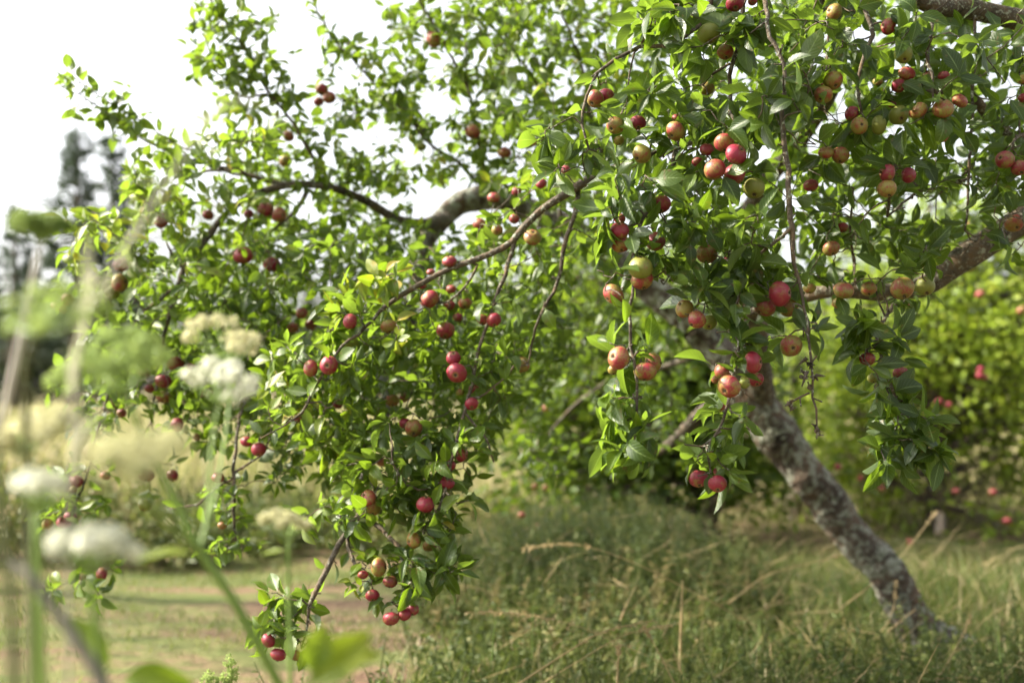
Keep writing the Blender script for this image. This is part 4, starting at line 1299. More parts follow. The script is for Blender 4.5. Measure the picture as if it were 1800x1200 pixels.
b = G(1640, 935)
far_tree('apple_tree', b, 2.2, lobes([(1600, 560, 170, 120, 0), (1480, 640, 110, 130, .2), (1720, 640, 130, 150, -.2), (1560, 760, 150, 120, .3), (1460, 790, 80, 90, 0), (1760, 500, 110, 120, .5), (1800, 760, 110, 130, .3), (1870, 620, 110, 160, .3), (1560, 880, 50, 40, -.2), (1800, 930, 60, 35, -.6), (1640, 420, 120, 60, .3)], 6.9, b),
         16000, 0.068, 0.70, 'bright sunlit apple tree dotted with tiny red apples behind the leaning trunk', 'tree', 'apple trees of the orchard', mat='sunleaf', trunk_r=0.06, clump=22)
b = G(1240, 955)
far_tree('apple_tree', b, 2.0, lobes([(1150, 640, 160, 120, 0), (1040, 720, 140, 130, .1), (940, 760, 70, 110, -.3), (1250, 740, 110, 120, .3), (1130, 820, 170, 60, .2), (950, 860, 40, 60, -.6), (1330, 830, 80, 70, .4), (1180, 520, 180, 90, .5), (990, 560, 110, 110, .4)], 6.0, b),
         16000, 0.068, 0.52, 'shady blurred apple tree between the hanging fruit and the undergrowth mound', 'tree', 'apple trees of the orchard', trunk_r=0.07, clump=22)
b = G(1395, 925)
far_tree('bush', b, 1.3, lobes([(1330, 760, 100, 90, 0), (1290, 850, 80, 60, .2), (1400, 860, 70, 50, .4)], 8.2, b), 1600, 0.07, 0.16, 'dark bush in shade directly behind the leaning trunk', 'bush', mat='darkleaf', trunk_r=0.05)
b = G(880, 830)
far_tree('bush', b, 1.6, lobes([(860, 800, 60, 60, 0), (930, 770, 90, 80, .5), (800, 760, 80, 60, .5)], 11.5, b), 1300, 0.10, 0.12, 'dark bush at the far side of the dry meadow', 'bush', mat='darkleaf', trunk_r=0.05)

# the woodland edge beyond the meadow
k = 0
for x, yt, w, D, t in [(-60, 470, 120, 34, .3), (40, 505, 110, 33, .5), (130, 480, 95, 36, .35), (215, 440, 95, 38, .4), (330, 430, 120, 34, .75), (430, 455, 105, 33, .6), (540, 470, 120, 36, .4), (650, 480, 120, 33, .5),
                       (770, 490, 130, 36, .35), (890, 470, 120, 35, .5), (1010, 450, 130, 37, .45), (1140, 470, 130, 36, .5), (1270, 440, 130, 38, .5), (1400, 450, 130, 35, .4), (1530, 460, 130, 38, .55), (1670, 470, 140, 36, .4), (1800, 450, 140, 35, .5), (1930, 460, 140, 37, .5)]:
    b = np.array([(x - 900) / FPX * D, D, float(height(0, D))])
    hh = (690 - yt) / FPX * D + 0.9
    cx = [(0, 0, hh * 0.62, w / FPX * D, w / FPX * D, hh * 0.36), (w / FPX * D * .5, .5, hh * 0.4, w / FPX * D * .9, w / FPX * D, hh * 0.36), (-w / FPX * D * .6, -.5, hh * 0.36, w / FPX * D * .8, w / FPX * D, hh * 0.34)]
    far_tree('woodland_tree', b, hh, cx, 2200, 0.24, t, 'out-of-focus broadleaved tree in the woodland edge beyond the dry meadow', 'tree', 'woodland edge beyond the meadow', mat='darkleaf', trunk_r=0.2, clump=30)
b = np.array([(235 - 900) / FPX * 30, 30, float(height(0, 30))])
far_tree('woodland_tree', b, 8.2, [(0, 0, 6.6, 1.3, 1.2, 1.4), (0.5, 0.2, 5.4, 1.6, 1.4, 1.2), (-0.4, 0, 4.2, 1.5, 1.4, 1.3), (1.8, 0, 6.2, 1.0, 1, .9), (2.8, 0.3, 5.6, 0.9, .9, .8)], 1300, 0.18, 0.6, 'tall grey green tree rising above the arching seed stalk', 'tree', mat='hazeleaf', trunk_r=0.10)


def conifer(x, ytop, D, label, spread, whorls):
    b = np.array([(x - 900) / FPX * D, D, float(height(0, D))])
    h = (690 - ytop) / FPX * D + CAM_H
    root = empty('conifer_tree', tuple(b), label, 'tree')
    wood, lv = MB(), MB()
    tube(wood, [[0, 0, -0.2], [0.05, 0, h * 0.5], [0, 0, h]], [0.16, 0.10, 0.02], 7)
    for i in range(whorls):
        u = i / whorls
        z = h * (0.3 + 0.68 * u)
        for k in range(5):
            an = rng.uniform(0, 6.28)
            ln = spread * (1 - u) ** 1.15 * rng.uniform(0.5, 1.2) + 0.12
            d = np.array([math.cos(an), math.sin(an), rng.uniform(-0.1, 0.35)])
            e = np.array([0, 0, z]) + d * ln
            tube(wood, [[0, 0, z], (np.array([0, 0, z]) + e) / 2 + [0, 0, -0.06], e], [0.03, 0.02, 0.008], 4)
            n = int(12 + 34 * ln / spread)
            s = rng.uniform(0.3, 1.0, n) ** 0.7
            p = np.array([0, 0, z]) + d * ln * s[:, None] + rng.normal(0, 0.10, (n, 3))
            add_leaves(lv, p, norm(d + rng.normal(0, 0.6, (n, 3))), rng.normal(0, 1, (n, 3)), rng.uniform(0.14, 0.30, n), 0.10, rng.uniform(0, 0.4, n), 'low')
    wood.build('trunk', M['farbark'], root)
    lv.build('crown', M['fir'], root)


conifer(128, 215, 27, 'dark thin topped conifer standing alone against the white sky', 1.35, 18)
conifer(190, 218, 28, 'second dark conifer, close behind the grey green tree', 1.0, 14)
conifer(20, 355, 30, 'low dark conifer at the outer edge of the sky gap', 1.3, 12)

# unseen tree added towards the sun to shade the ground under the leaning tree
b = np.array([-4.5, 5.0, 0.0])
far_tree('apple_tree', b, 4.4, [(0, 0, 4.4, 1.3, 1.0, 1.1), (0.4, 0.7, 3.8, 1.0, 0.8, 0.8), (-0.7, -0.2, 3.8, 1.0, 0.8, 0.8), (0.1, 0.2, 5.2, 0.9, 0.8, 0.7)], 3000, 0.085, 0.5, 'unseen apple tree added beyond the mown track to shade the undergrowth', 'tree', 'apple trees of the orchard', trunk_r=0.09, clump=22)


# fence stakes
def stake(x, y0, y1, w, D, lean, label):
    a, c = P(x, y1, D), P(x + lean, y0, D)
    mb = MB()
    r = w / 2 * D / FPX
    pts = np.linspace(a - [0, 0, 0.25], c, 9)
    tube(mb, pts, [r * 1.05] * 8 + [r * 0.96], 12, rough=0.08)
    top = MB()
    tube(top, [c - (c - a) * 0.01, c + (c - a) * 0.05], [r * 0.99, r * 0.8], 12, rough=0.05)
    root = empty('wooden_stake', tuple(a), label, 'stake', 'wooden stakes behind the trunk')
    mb.build('post', M['post'], root, True, a)
    top.build('sawn_top', M['post'], root, True, a)


stake(1645, 905, 952, 15, 6.6, 8, 'pale weathered stake standing clear in the grass beyond the leaning trunk')
stake(1527, 902, 935, 13, 7.2, 3, 'pale stake half hidden just behind the edge of the leaning trunk')

# apples far off in the blurred trees
for row in FAR_APPLES.strip().replace('\n', '|').split('|'):
    x, y, r, D, c = row.split()
    x, y, r, D = float(x), float(y), float(r), float(D)
    right = x > 1380
    lab = 'tiny blurred apple hanging in the bright sunlit tree behind the leaning trunk' if right else 'tiny blurred apple hanging in the shady tree behind the undergrowth'
    hang(P(x, y, D - 0.7), r * (D - 0.7) / FPX, norm(np.array([rng.normal(0, .3), -.4, -1])), HUE[c], lab, 'far apples in the sunlit tree' if right else 'far apples in the shady tree', parts=False)


# ---------------------------------------------------------------- grass, weeds, meadow
def blades(mb, pts, h, w, tint, bend=0.5, lean=None):
    n = len(pts)
    az = rng.uniform(0, 6.28, n)
    d = np.stack([np.cos(az) * 0.35, np.sin(az) * 0.35, np.ones(n)], -1)
    if lean is not None:
        d = d + lean
    nn = np.stack([np.cos(az + 1.57 + rng.normal(0, .5, n)), np.sin(az + 1.57), np.full(n, 0.2)], -1)
    add_leaves(mb, pts, d, nn, h, w, tint, 'blade', fold=0.2, curl=rng.uniform(0.1, 1.0, n) * bend * 2)


def scatter(n, x0, x1, y0, y1):
    x = rng.uniform(x0, x1, n)
    y = y0 + (y1 - y0) * rng.random(n) ** 1.25
    return np.stack([x, y, height(x, y)], -1)


def patch(x, y, s=1.0, o=0.0):
    return np.array([mnoise.noise(Vector((a * s + o, b_ * s, o))) for a, b_ in zip(x, y)])


def visible(p, pad=0.25):
    return np.abs(p[:, 0]) < p[:, 1] * 0.53 + pad


# under the tree: tall mixed grass
g = MB()
p = scatter(34000, -1.0, 3.6, 2.3, 5.9)
edge = -0.35 + 0.10 * np.sin(p[:, 1] * 2.0) + 0.05 * (p[:, 1] - 3)
p = p[(p[:, 0] > edge) & visible(p)]
nz = patch(p[:, 0], p[:, 1], 1.3)
hh = np.clip(0.16 + 0.18 * nz + rng.normal(0, 0.05, len(p)), 0.05, 0.42) * np.where(p[:, 1] > 5.2, 0.6, 1.0)
tt = np.clip(0.33 + 0.40 * patch(p[:, 0], p[:, 1], 2.2, 5) + rng.normal(0, 0.14, len(p)) + (p[:, 1] > 5.0) * 0.15, 0, 0.8)
tt = np.where(rng.random(len(p)) < 0.13 + 0.25 * patch(p[:, 0], p[:, 1], 1.7, 11), rng.uniform(0.7, 1, len(p)), tt)
blades(g, p, hh, rng.uniform(0.003, 0.007, len(p)), tt, 0.9)
tag(g.build('grass', M['grass']), kind='stuff', label='long tangled green and straw grass under the leaning tree', cat='grass')

# broad turf further back on this side
g = MB()
p = scatter(16000, -0.5, 9, 5.5, 14)
p = p[visible(p, 0.6) & (p[:, 0] > 0.2)]
tt = np.clip(0.52 + 0.30 * patch(p[:, 0], p[:, 1], 0.9, 2) + rng.normal(0, 0.12, len(p)), 0, 1)
blades(g, p, rng.uniform(0.03, 0.10, len(p)), rng.uniform(0.006, 0.012, len(p)), tt, 0.8)
tag(g.build('orchard_grass', M['grass']), kind='stuff', label='sunlit pale orchard grass behind the leaning trunk', cat='grass')

# mown track
g = MB()
p = scatter(26000, -3.6, 0.6, 2.7, 6.3)
p = p[visible(p, 0.2)]
nz = patch(p[:, 0] * 0.5, p[:, 1] * 1.7, 1.0, 3)
p = p[nz > -0.12 + rng.normal(0, 0.1, len(p))]
tt = np.clip(0.36 + 0.45 * patch(p[:, 0] * 0.5, p[:, 1] * 1.8, 1.2, 9) + rng.normal(0, 0.12, len(p)), 0.1, 0.95)
blades(g, p, rng.uniform(0.015, 0.05, len(p)), rng.uniform(0.003, 0.006, len(p)), tt, 1.2)
tag(g.build('track_turf', M['grass']), kind='stuff', label='short mown turf of the worn grass track', cat='turf')

# dry meadow
g = MB()
p = scatter(26000, -12, 6, 6.6, 26)
p = p[visible(p, 1.0)]
tt = np.clip(0.86 + 0.25 * patch(p[:, 0], p[:, 1], 0.35, 7) + rng.normal(0, 0.1, len(p)), 0.25, 1)
blades(g, p, rng.uniform(0.4, 0.85, len(p)), 0.004 + 0.0011 * p[:, 1], tt, 0.6)
tag(g.build('meadow_grass', M['grass']), kind='stuff', label='tall dry straw coloured grass filling the meadow beyond the track', cat='grass')


# weeds: feathery leafy stems
def weeds(mb, pts, h, tint, leaf=0.035, n_leaf=26, broad=0.3):
    for q, hh_, t_ in zip(pts, h, tint):
        az = rng.uniform(0, 6.28)
        ln = rng.uniform(0.05, 0.45)
        tip = q + np.array([math.cos(az) * ln * hh_, math.sin(az) * ln * hh_, hh_])
        mid = (q + tip) / 2 + np.array([0, 0, 0.12 * hh_])
        tube(mb, [q, mid, tip], [0.003, 0.0024, 0.001], 4, t_ * 0.9)
        s = rng.uniform(0.12, 1.0, n_leaf)[:, None]
        bp = (1 - s) ** 2 * q + 2 * s * (1 - s) * mid + s ** 2 * tip
        d = norm(rng.normal(0, 1, (n_leaf, 3)) * [1, 1, 0.5] + [0, 0, 0.35])
        ll = leaf * rng.uniform(0.5, 1.4, n_leaf) * (1.25 - 0.6 * s[:, 0])
        add_leaves(mb, bp, d, rng.normal(0, 0.5, (n_leaf, 3)) + [0, -0.2, 0.8], ll, ll * broad, np.clip(t_ + rng.normal(0, 0.1, n_leaf), 0, 1), 'low')


w = MB()
pts, hs_, ts_ = [], [], []
for _ in range(2300):
    x, y = rng.uniform(-0.5, 1.5), rng.uniform(3.4, 5.8)
    e = ((x - 0.38) / 0.86) ** 2 + ((y - 4.6) / 1.15) ** 2
    if e > 1:
        continue
    pts.append(np.array([x, y, float(height(x, y))]))
    hs_.append(0.8 * (0.20 + 0.40 * (1 - e) + 0.12 * mnoise.noise(Vector((x * 3, y * 3, 4)))) * rng.uniform(0.55, 1.1) * (0.75 if x > 1.1 else 1))
    ts_.append(float(np.clip(0.52 + 0.5 * mnoise.noise(Vector((x * 2, y * 2, 0))) + rng.normal(0, 0.2), 0, 1.0)))
weeds(w, pts, hs_, ts_, 0.032, 30, 0.26)
tag(w.build('undergrowth', M['weed']), kind='stuff', label='tangled mound of feathery green weeds under the tree', cat='undergrowth')

w = MB()
pts, hs_, ts_ = [], [], []
for _ in range(900):      # the near verge along the bottom
    x, y = rng.uniform(-0.75, 1.9), rng.uniform(2.35, 3.5)
    if x < -0.52 + 0.35 * (y - 2.4) + rng.normal(0, 0.05):
        continue
    pts.append(np.array([x, y, float(height(x, y))]))
    hs_.append(rng.uniform(0.06, 0.30))
    ts_.append(float(np.clip(0.5 + 0.3 * mnoise.noise(Vector((x * 2.5, y * 2.5, 3))) + rng.normal(0, 0.1), 0, 0.95)))
weeds(w, pts, hs_, ts_, 0.030, 22, 0.4)
tag(w.build('verge_weeds', M['weed']), kind='stuff', label='low leafy weeds along the near edge of the track', cat='weeds')

w = MB()
pts, hs_, ts_ = [], [], []
for _ in range(1100):     # bank on the far side of the track
    x, y = rng.uniform(-4.2, 0.1), rng.uniform(5.4, 7.4)
    if y < 5.9 + 0.22 * x + 0.35 * mnoise.noise(Vector((x * 1.2, 0, 0))):
        continue
    k = mnoise.noise(Vector((x * 1.1, y, 8)))
    pts.append(np.array([x, y, float(height(x, y))]))
    hs_.append(max(0.10, 0.72 * (0.58 - 0.09 * (x + 3) + 0.3 * k) * rng.uniform(0.5, 1.1)))
    ts_.append(float(np.clip(0.62 + 0.4 * k + rng.normal(0, 0.12), 0, 0.95)))
weeds(w, pts, hs_, ts_, 0.06, 24, 0.4)
tag(w.build('bank_weeds', M['weed']), kind='stuff', label='bushy green weeds on the bank across the track', cat='weeds')


g = MB()                  # lodged straw lying through the undergrowth
p = scatter(1500, -0.3, 2.6, 2.4, 6.0)
p = p[visible(p)]
p[:, 2] += rng.uniform(0.02, 0.34, len(p)) * np.where(((p[:, 0] - .5) / 1.1) ** 2 + ((p[:, 1] - 4.5) / 1.2) ** 2 < 1, 1.0, 0.5)
az = rng.normal(0.4, 0.8, len(p))
dd = np.stack([np.cos(az), np.sin(az) * 0.6, rng.normal(0.15, 0.4, len(p))], -1)
add_leaves(g, p, dd, rng.normal(0, 1, (len(p), 3)), rng.uniform(0.06, 0.34, len(p)), rng.uniform(0.0012, 0.0034, len(p)), rng.uniform(0.1, 0.9, len(p)), 'blade', curl=rng.normal(0.2, 0.4, len(p)))
tag(g.build('fallen_straw', M['straw']), kind='stuff', label='bent and broken straw lodged through the weeds', cat='straw')


# single dry grass stalks with seed heads
def stalk(pts, w, head, label, mat='straw', tint=0.6, dens=70, seed=0.010):
    rows = resample(np.array([[*P(x, y, D), ww / 2 * D / FPX] for (x, y, D), ww in zip(pts, np.linspace(w * .62, w * 0.3, len(pts)))]), 0.012)
    base = rows[0, :3].copy()
    root = empty('grass_stalk', tuple(base), label, 'grass stalk', 'dry grass stalks in the undergrowth')
    mb = MB()
    tube(mb, rows[:, :3], rows[:, 3], 5, tint)
    mb.build('stem', M[mat], root, True, base)
    if head:
        hb = MB()
        i0 = int(len(rows) * (1 - head))
        idx = rng.integers(i0, len(rows), dens)
        tg = norm(np.gradient(rows[:, :3], axis=0))[idx]
        d = norm(tg + rng.normal(0, 0.45, (dens, 3)) + [0, 0, -0.25])
        add_leaves(hb, rows[idx, :3] + rng.normal(0, 0.002, (dens, 3)), d, rng.normal(0, 1, (dens, 3)), seed * rng.uniform(0.7, 1.5, dens), seed * 0.35, np.clip(tint + rng.normal(0.15, 0.15, dens), 0, 1), 'low')
        hb.build('seed_head', M[mat], root, True, base)


stalk([(1200, 1180, 2.9), (1110, 1140, 2.85), (1000, 1095, 2.8), (900, 1077, 2.8), (825, 1076, 2.8)], 3, .38, 'pale seed headed stalk arching over the mound to a nodding tip', seed=.016)
stalk([(1330, 1100, 3.3), (1180, 1020, 3.2), (1080, 975, 3.2), (1000, 955, 3.2), (925, 962, 3.2)], 3, .25, 'long straw stalk slanting across the dark mound with nodding head', seed=.016)
stalk([(890, 1215, 2.5), (990, 1150, 2.5), (1060, 1110, 2.55), (1150, 1090, 2.6)], 6, .5, 'thick tan stalk slanting up out of the bottom grass')
stalk([(930, 1215, 2.6), (1010, 1165, 2.6), (1100, 1115, 2.6), (1190, 1095, 2.7)], 4, .3, 'thin orange stalk close beside the thick tan one')
stalk([(1195, 1180, 2.9), (1197, 1100, 2.9), (1200, 1020, 2.9)], 9, .0, 'upright tan broken stem among the tangled grass')
stalk([(1090, 1090, 3.0), (1105, 1055, 3.0), (1118, 1030, 3.0)], 6, .0, 'short straw stem leaning towards the trunk')
stalk([(1190, 1210, 2.6), (1160, 1150, 2.6), (1135, 1105, 2.6)], 5, .15, 'pale thin stalk crossing in front of the tan ones', tint=.3)
stalk([(1085, 1210, 2.5), (1086, 1170, 2.5), (1088, 1140, 2.5)], 7, .2, 'stubby tan stem at the bottom edge')
stalk([(1490, 1105, 3.3), (1545, 1110, 3.3), (1570, 1070, 3.3), (1575, 1025, 3.3)], 4, .2, 'pale bent stalk crossing the foot of the leaning trunk', tint=.8)
stalk([(1560, 1110, 3.3), (1590, 1085, 3.3), (1610, 1070, 3.3)], 6, .0, 'short pale stick propped against the trunk foot', tint=.8)
stalk([(1575, 1200, 3.0), (1590, 1140, 3.0), (1592, 1130, 3.0)], 5, .0, 'tan stem standing just below the trunk foot')
stalk([(1650, 1190, 3.0), (1690, 1120, 3.0), (1705, 1085, 3.0)], 4, .3, 'yellowish leaning stalk beside the trunk foot')
stalk([(1765, 1200, 2.9), (1758, 1150, 2.9), (1754, 1100, 2.9)], 5, .0, 'upright green blade near the corner of the picture', mat='stem_green')
stalk([(865, 1160, 2.6), (868, 1110, 2.6), (872, 1090, 2.6)], 5, .0, 'upright light green blade before the mound', mat='stem_green')
stalk([(935, 1160, 2.9), (936, 1110, 2.9), (938, 1060, 2.9)], 4, .0, 'second light green blade rising in front of the mound', mat='stem_green')
stalk([(1730, 1000, 4.2), (1690, 960, 4.2), (1620, 950, 4.3), (1560, 950, 4.4)], 3, .0, 'dark thin bramble arching in the grass beyond the trunk', mat='stem_dark')
stalk([(1470, 1075, 3.4), (1540, 1020, 3.6), (1590, 970, 3.8), (1645, 900, 4.0)], 4, .1, 'long straw stem passing behind the trunk towards the stake')
stalk([(1280, 1060, 3.6), (1350, 1010, 3.7), (1440, 985, 3.8), (1500, 970, 3.9)], 4, .2, 'yellow straw stem lying over the sunlit grass before the trunk')


# ---------------------------------------------------------------- the blurred hogweed plants close by
DK = 1.0          # how far back the next plant stands


def PK(x, y, D):
    return P(x, y, D * DK)


def stem_rows(pts):
    return resample(np.array([[*PK(x, y, D), w / 2 * D * DK / FPX] for x, y, D, w in pts]), 0.012)


def umbel(parent, base, hub, axis, radius, height_, n_ray, mat, tint, bulge=0.25, floret=0.006, per=34, size=0.2, tops=None):
    """A flat-topped flower head: rays from a hub, each with its own small dome of florets."""
    radius, height_, floret = radius * DK, height_ * DK, floret * DK
    rays, fl = MB(), MB()
    ax = norm(axis)
    a = norm(np.cross(ax, [0.3, 1, 0.2]))
    b2 = np.cross(ax, a)
    for k in range(n_ray):
        if tops is not None:
            tip = tops[k]
        else:
            rr = radius * math.sqrt((k + 0.5) / n_ray)
            an = k * 2.4 + rng.uniform(-.2, .2)
            tip = hub + (a * math.cos(an) + b2 * math.sin(an)) * rr + ax * height_ * (1 - bulge * (rr / radius) ** 2) + rng.normal(0, radius * 0.04, 3)
        mid = hub + (tip - hub) * 0.5 + (ax * 0.0 + norm(tip - hub - ax * np.dot(tip - hub, ax)) * radius * 0.08)
        tube(rays, [hub, mid, tip], np.array([0.0011, 0.0009, 0.0006]) * DK, 5, 0.5)
        s = radius * size * rng.uniform(0.8, 1.25)
        u = norm(rng.normal(0, 1, (per, 3)) + ax * 0.7)
        p = tip + u * s * rng.uniform(0.75, 1.05, (per, 1)) * np.array([1, 1, 0.75])
        for q_ in range(0, per, 6):
            tube(rays, [tip - ax * s * 0.3, p[q_]], [0.0005, 0.0003], 3, 0.6)
        for j in range(4):           # four little petals each
            dd = norm(np.cross(u, rng.normal(0, 1, (per, 3))) + u * 0.3)
            add_leaves(fl, p, dd, u, floret * rng.uniform(0.7, 1.2, per), floret * 0.8, np.clip(tint + rng.normal(0, 0.2, per), 0, 1), 'low', curl=0.3)
    o = rays.build('umbel', M['stem_green'], parent, True, base)
    fl.build('florets', M[mat], o, True, base)


def plant(label, cat, stems, mat='stem_green', name='hogweed_plant', group='flowering hogweed close to the camera'):
    base = stem_rows(stems[0])[0, :3]
    root = empty(name, tuple(base), label, cat, group)
    for s in stems:
        mb = MB()
        r = stem_rows(s)
        tube(mb, r[:, :3], r[:, 3], 9, np.clip(0.4 + rng.normal(0, 0.05), 0, 1), rough=0.06)
        mb.build('stem', M[mat], root, True, base)
    return root, base


def bract(root, base, p, d, L, W, tint=0.9, n=1):
    mb = MB()
    for _ in range(n):
        add_leaves(mb, [p], [np.asarray(d) + rng.normal(0, 0.15, 3)], [[0, -0.4, 1]], L * DK, W * DK, tint, 'fine', fold=0.5, curl=0.3)
    mb.build('bract', M['farleaf'], root, True, base)


DK = 1.1
# A: the big green one whose stem crosses the lower left
rA, bA = plant('tall light green hogweed whose thick stem slants across with a green and a white head', 'wild plant',
               [[(560, 1330, .80, 19), (495, 1210, .78, 18), (440, 1108, .76, 17), (398, 1035, .75, 17), (352, 968, .74, 15), (300, 862, .73, 12), (256, 775, .72, 10), (218, 692, .71, 8)],
                [(352, 968, .74, 8), (366, 900, .76, 7), (370, 820, .78, 6), (378, 740, .80, 5), (388, 705, .80, 5)],
                [(352, 968, .74, 6), (380, 860, .82, 5), (402, 720, .88, 4), (404, 640, .9, 4)],
                [(352, 968, .74, 12), (310, 935, .62, 11), (262, 880, .50, 10), (245, 838, .46, 9)]])
tops = [PK(x, y, d) for x, y, d in [(195, 600, .72), (260, 608, .70), (225, 628, .68), (170, 640, .70), (125, 655, .70), (205, 650, .74), (245, 640, .74), (150, 625, .75), (190, 655, .66), (108, 672, .72), (270, 632, .73), (232, 596, .76)]]
umbel(rA, bA, PK(218, 692, .71), [0, -.2, 1], .055, .05, len(tops), 'umbel_green', .55, per=34, size=.19, tops=tops, floret=.0050)
tops = [PK(x, y, d) for x, y, d in [(335, 660, .79), (362, 650, .78), (390, 655, .80), (415, 660, .78), (440, 672, .8), (350, 672, .82), (385, 672, .76), (425, 690, .78), (408, 700, .8), (440, 690, .83), (372, 640, .84), (405, 645, .84)]]
umbel(rA, bA, PK(388, 712, .80), [0, -.1, 1], .05, .04, len(tops), 'umbel_white', .7, per=18, size=.12, tops=tops, floret=.0046)
tops = [PK(x, y, d) for x, y, d in [(340, 575, .92), (358, 566, .9), (380, 565, .92), (402, 570, .92), (335, 592, .9), (408, 598, .88), (425, 592, .9), (445, 600, .9), (415, 612, .87), (438, 612, .92)]]
umbel(rA, bA, PK(404, 642, .90), [0, -.1, 1], .05, .04, len(tops), 'umbel_cream', .6, per=22, size=.14, tops=tops, floret=.0045)
umbel(rA, bA, PK(245, 838, .46), [0, -.25, 1], .021, .014, 16, 'umbel_cream', .12, per=18, size=.26, floret=.004)
bract(rA, bA, PK(352, 972, .73), [-1, -.15, .03], .052, .013, .82)
bract(rA, bA, PK(300, 974, .73), [-1, -.1, .05], .028, .010, .82)

DK = 1.22
# B, C: white heads low down
rB, bB = plant('hogweed with a broad white head on an upright stem before the far bank', 'wild plant', [[(205, 1330, .57, 22), (182, 1200, .56, 18), (168, 1090, .55, 15), (155, 1000, .55, 13)]])
tops = [PK(x, y, d) for x, y, d in [(90, 955, .55), (110, 945, .53), (135, 945, .55), (160, 938, .54), (185, 935, .56), (205, 948, .55), (225, 965, .55), (100, 965, .52), (150, 955, .5), (180, 955, .52), (125, 950, .58), (200, 940, .58), (170, 945, .6), (235, 972, .57)]]
umbel(rB, bB, PK(155, 1003, .55), [0, 0, 1], .04, .03, len(tops), 'umbel_white', .7, per=16, size=.10, tops=tops, floret=.0045)
rC, bC = plant('hogweed with a smaller white head at the picture edge under the cream one', 'wild plant', [[(75, 1330, .56, 20), (70, 1100, .55, 16), (66, 960, .55, 13), (64, 900, .55, 12)]])
tops = [PK(x, y, d) for x, y, d in [(35, 845, .55), (55, 838, .53), (75, 840, .55), (98, 848, .55), (108, 858, .56), (45, 855, .52), (70, 852, .5), (90, 842, .58), (62, 845, .58)]]
umbel(rC, bC, PK(64, 902, .55), [0, 0, 1], .03, .03, len(tops), 'umbel_white', .6, per=16, size=.11, tops=tops, floret=.0045)
DK = 1.45
rD, bD = plant('hogweed with loose cream green head and straight olive stem at the picture edge', 'wild plant', [[(66, 1330, .52, 24), (58, 1100, .51, 20), (50, 900, .51, 16), (47, 790, .5, 13)], [(50, 900, .51, 12), (46, 760, .47, 12), (44, 640, .44, 11), (60, 590, .42, 10)]], mat='stem_dark')
tops = [PK(x, y, d) for x, y, d in [(25, 770, .5), (48, 752, .5), (75, 765, .49), (85, 752, .51), (110, 738, .5), (60, 740, .53), (95, 732, .53), (15, 790, .5), (32, 758, .54)]]
umbel(rD, bD, PK(47, 800, .5), [0, 0, 1], .03, .03, len(tops), 'umbel_cream', .45, per=24, size=.2, tops=tops, floret=.0045)
tops = [PK(x, y, d) for x, y, d in [(30, 540, .42), (70, 515, .41), (110, 510, .42), (150, 520, .42), (180, 545, .42), (60, 560, .4), (110, 545, .39), (150, 560, .4), (15, 570, .43), (90, 530, .45)]]
umbel(rD, bD, PK(66, 590, .42), [.3, 0, 1], .03, .03, len(tops), 'umbel_green', .7, per=6, size=.12, tops=tops, floret=.004)
DK = 1.6
# E: dry seed head on a grey stem
rE, bE = plant('dried grey hogweed stem with a browned seed head against the sky', 'dry plant', [[(-45, 1330, .48, 15), (-25, 1000, .47, 14), (-4, 780, .46, 13), (22, 660, .46, 12), (48, 540, .46, 11), (72, 425, .46, 9)]], mat='stem_dry', group='dry stems close to the camera')
umbel(rE, bE, PK(73, 425, .46), [0, -.1, 1], .012, .010, 14, 'umbel_green', .25, per=9, size=.3, floret=.004)
DK = 0.95
# F: small cream one farther off
rF, bF = plant('small cream hogweed standing over the track by the mossy branch tip', 'wild plant', [[(512, 1330, 1.0, 9), (510, 1150, 1.0, 8), (507, 1040, 1.0, 7), (507, 945, 1.0, 5)]])
tops = [PK(x, y, d) for x, y, d in [(465, 912, 1.0), (485, 905, .98), (505, 908, 1.0), (525, 918, 1.0), (535, 922, 1.02), (495, 918, .96), (515, 912, 1.04)]]
umbel(rF, bF, PK(507, 947, 1.0), [0, 0, 1], .03, .03, len(tops), 'umbel_cream', .5, per=26, size=.18, tops=tops, floret=.005)
bract(rF, bF, PK(505, 968, 1.0), [-1, 0, .0], .028, .010, .8)


def loose_stem(name, label, cat, pts, mat, leaves=None, group=None):
    r = stem_rows(pts)
    base = r[0, :3].copy()
    root = empty(name, tuple(base), label, cat, group)
    mb = MB()
    tube(mb, r[:, :3], r[:, 3], 8, 0.4, rough=0.08)
    mb.build('stem', M[mat], root, True, base)
    if leaves:
        leaves(root, base, r)
    return root


def panicle(root, base, r):
    mb = MB()
    n = 26
    idx = rng.integers(int(len(r) * 0.62), len(r), n)
    tg = norm(np.gradient(r[:, :3], axis=0))[idx]
    add_leaves(mb, r[idx, :3], norm(tg + rng.normal(0, 0.35, (n, 3)) + [0, 0, -0.35]), rng.normal(0, 1, (n, 3)), rng.uniform(.010, .020, n) * DK, .003, rng.uniform(0.2, .6, n), 'mid')
    mb.build('seed_head', M['dry_blade'], root, True, base)
    tg = norm(np.gradient(r[:, :3], axis=0))
    for q in rng.integers(int(len(r) * 0.30), int(len(r) * 0.62), 6):
        lf = MB()
        add_leaves(lf, r[q:q + 1, :3], norm(tg[q:q + 1] + rng.normal(0, 0.08, (1, 3))), rng.normal(0, 1, (1, 3)), rng.uniform(.035, .06, 1) * DK, .011, rng.uniform(0.4, .8, 1), 'mid')
        lf.build('dry_leaf', M['dry_blade'], root, True, base)


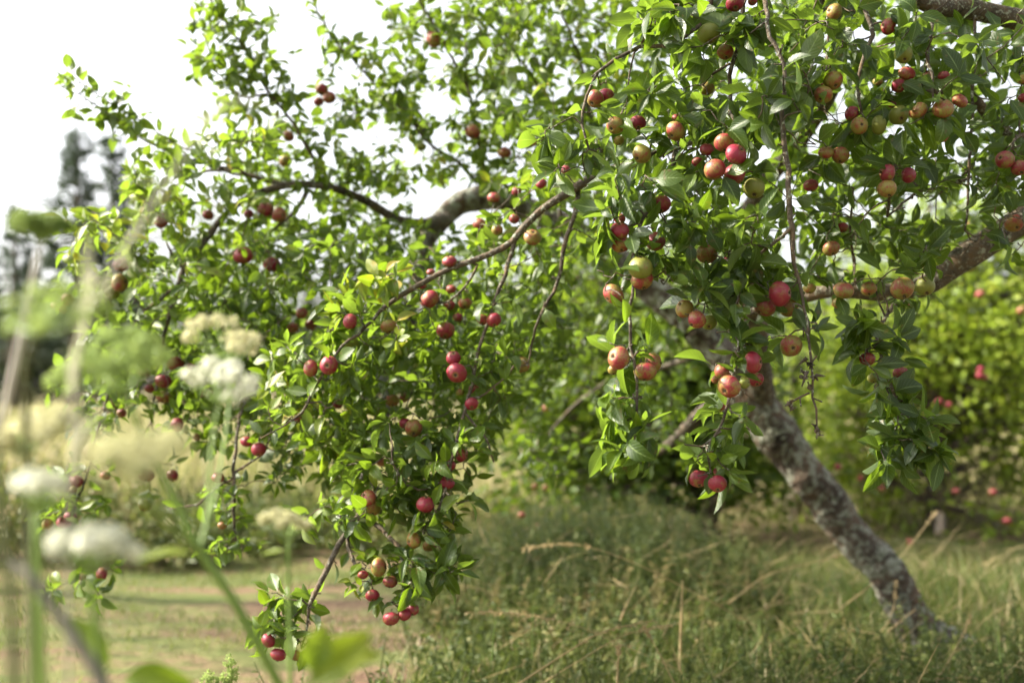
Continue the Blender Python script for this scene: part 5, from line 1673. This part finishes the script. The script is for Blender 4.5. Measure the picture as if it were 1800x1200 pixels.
M['dry_blade'] = leafy('dry_blade', [(0.0, (0.17, 0.165, 0.10)), (1.0, (0.32, 0.31, 0.22))], 0.5, (0.3, 0.3, 0.2), 0.6, 0.2)
DK = 1.55
loose_stem('grass_stalk', 'pale dry grass stalk arching up and over with a drooping seed head against the sky', 'grass stalk',
           [(120, 1330, .44, 5), (122, 1000, .44, 5), (130, 700, .44, 5), (160, 545, .44, 5), (205, 460, .44, 6), (262, 365, .44, 6), (315, 285, .44, 4.5), (350, 222, .44, 3), (395, 185, .44, 3), (455, 172, .44, 2)], 'stem_dry', panicle, 'dry stems close to the camera')
DK = 1.2
loose_stem('plant_stem', 'thick dark olive stem rising at the very edge of the picture', 'stem', [(30, 1330, .42, 26), (24, 1150, .42, 25), (14, 1000, .42, 22), (-2, 880, .42, 18), (-20, 700, .42, 12)], 'stem_dark', None, 'dry stems close to the camera')
loose_stem('plant_stem', 'grey dead stick lying diagonally across the lower corner', 'stem', [(215, 1290, .5, 24), (168, 1178, .5, 22), (110, 1090, .5, 20), (60, 1020, .5, 16), (20, 985, .5, 10)], 'stick', None, 'dry stems close to the camera')


def big_leaf(label, pts, leafs):
    def lv(root, base, r):
        for x, y, D, dx, dy, L, W, t in leafs:
            mb = MB()
            p = PK(x, y, D)
            add_leaves(mb, [p], [[dx, -.15, dy]], [[0.1, -0.8, 0.7]], L * DK, W * DK, t, 'fine', fold=.35, curl=.4)
            mb.build('leaf', M['farleaf'], root, True, base)
    loose_stem('leafy_plant', label, 'wild plant', pts, 'stem_green', lv, 'leafy plants at the bottom edge')


DK = 1.35
big_leaf('bright green blurred leaves poking up at the bottom edge beside the slanting stem', [(540, 1400, .55, 10), (530, 1260, .55, 9), (540, 1200, .55, 8), (560, 1170, .55, 5)],
         [(535, 1215, .55, .55, .6, .05, .026, .85), (560, 1165, .56, 1, .25, .036, .016, .9), (545, 1190, .54, .2, .9, .03, .018, .8)])
big_leaf('dull green blurred leaves low in the corner beside the grey stick', [(200, 1400, .6, 9), (200, 1280, .6, 8), (205, 1200, .6, 6)],
         [(200, 1195, .6, 1, .1, .05, .022, .7), (205, 1180, .6, -.5, .6, .05, .02, .65)])

DK = 1.0
# a small green flower spike in near focus
r_ = stem_rows([(410, 1330, 1.5, 5), (402, 1230, 1.5, 4), (408, 1185, 1.5, 3), (402, 1155, 1.5, 2)])
root = empty('nettle_plant', tuple(r_[0, :3]), 'small pale green flower spike at the bottom edge in front of the bare soil', 'wild plant')
mb = MB()
tube(mb, r_[:, :3], r_[:, 3], 6, .6)
mb.build('stem', M['stem_green'], root, True, r_[0, :3])
for x, y, s in [(402, 1160, .010), (409, 1172, .010), (410, 1183, .009), (397, 1188, .010), (392, 1196, .011), (367, 1187, .010), (362, 1196, .012), (405, 1196, .012), (374, 1198, .01)]:
    mb = MB()
    n = 60
    u = norm(rng.normal(0, 1, (n, 3)))
    add_leaves(mb, PK(x, y, 1.5) + u * s * 0.5, u + rng.normal(0, .3, (n, 3)), rng.normal(0, 1, (n, 3)), .006, .003, rng.uniform(.3, 1, n), 'low')
    tube(mb, [PK(404, 1215, 1.5), PK(x, y + 4, 1.5)], [.001, .0008], 4)
    mb.build('flower_cluster', M['umbel_green'], root, True, r_[0, :3])
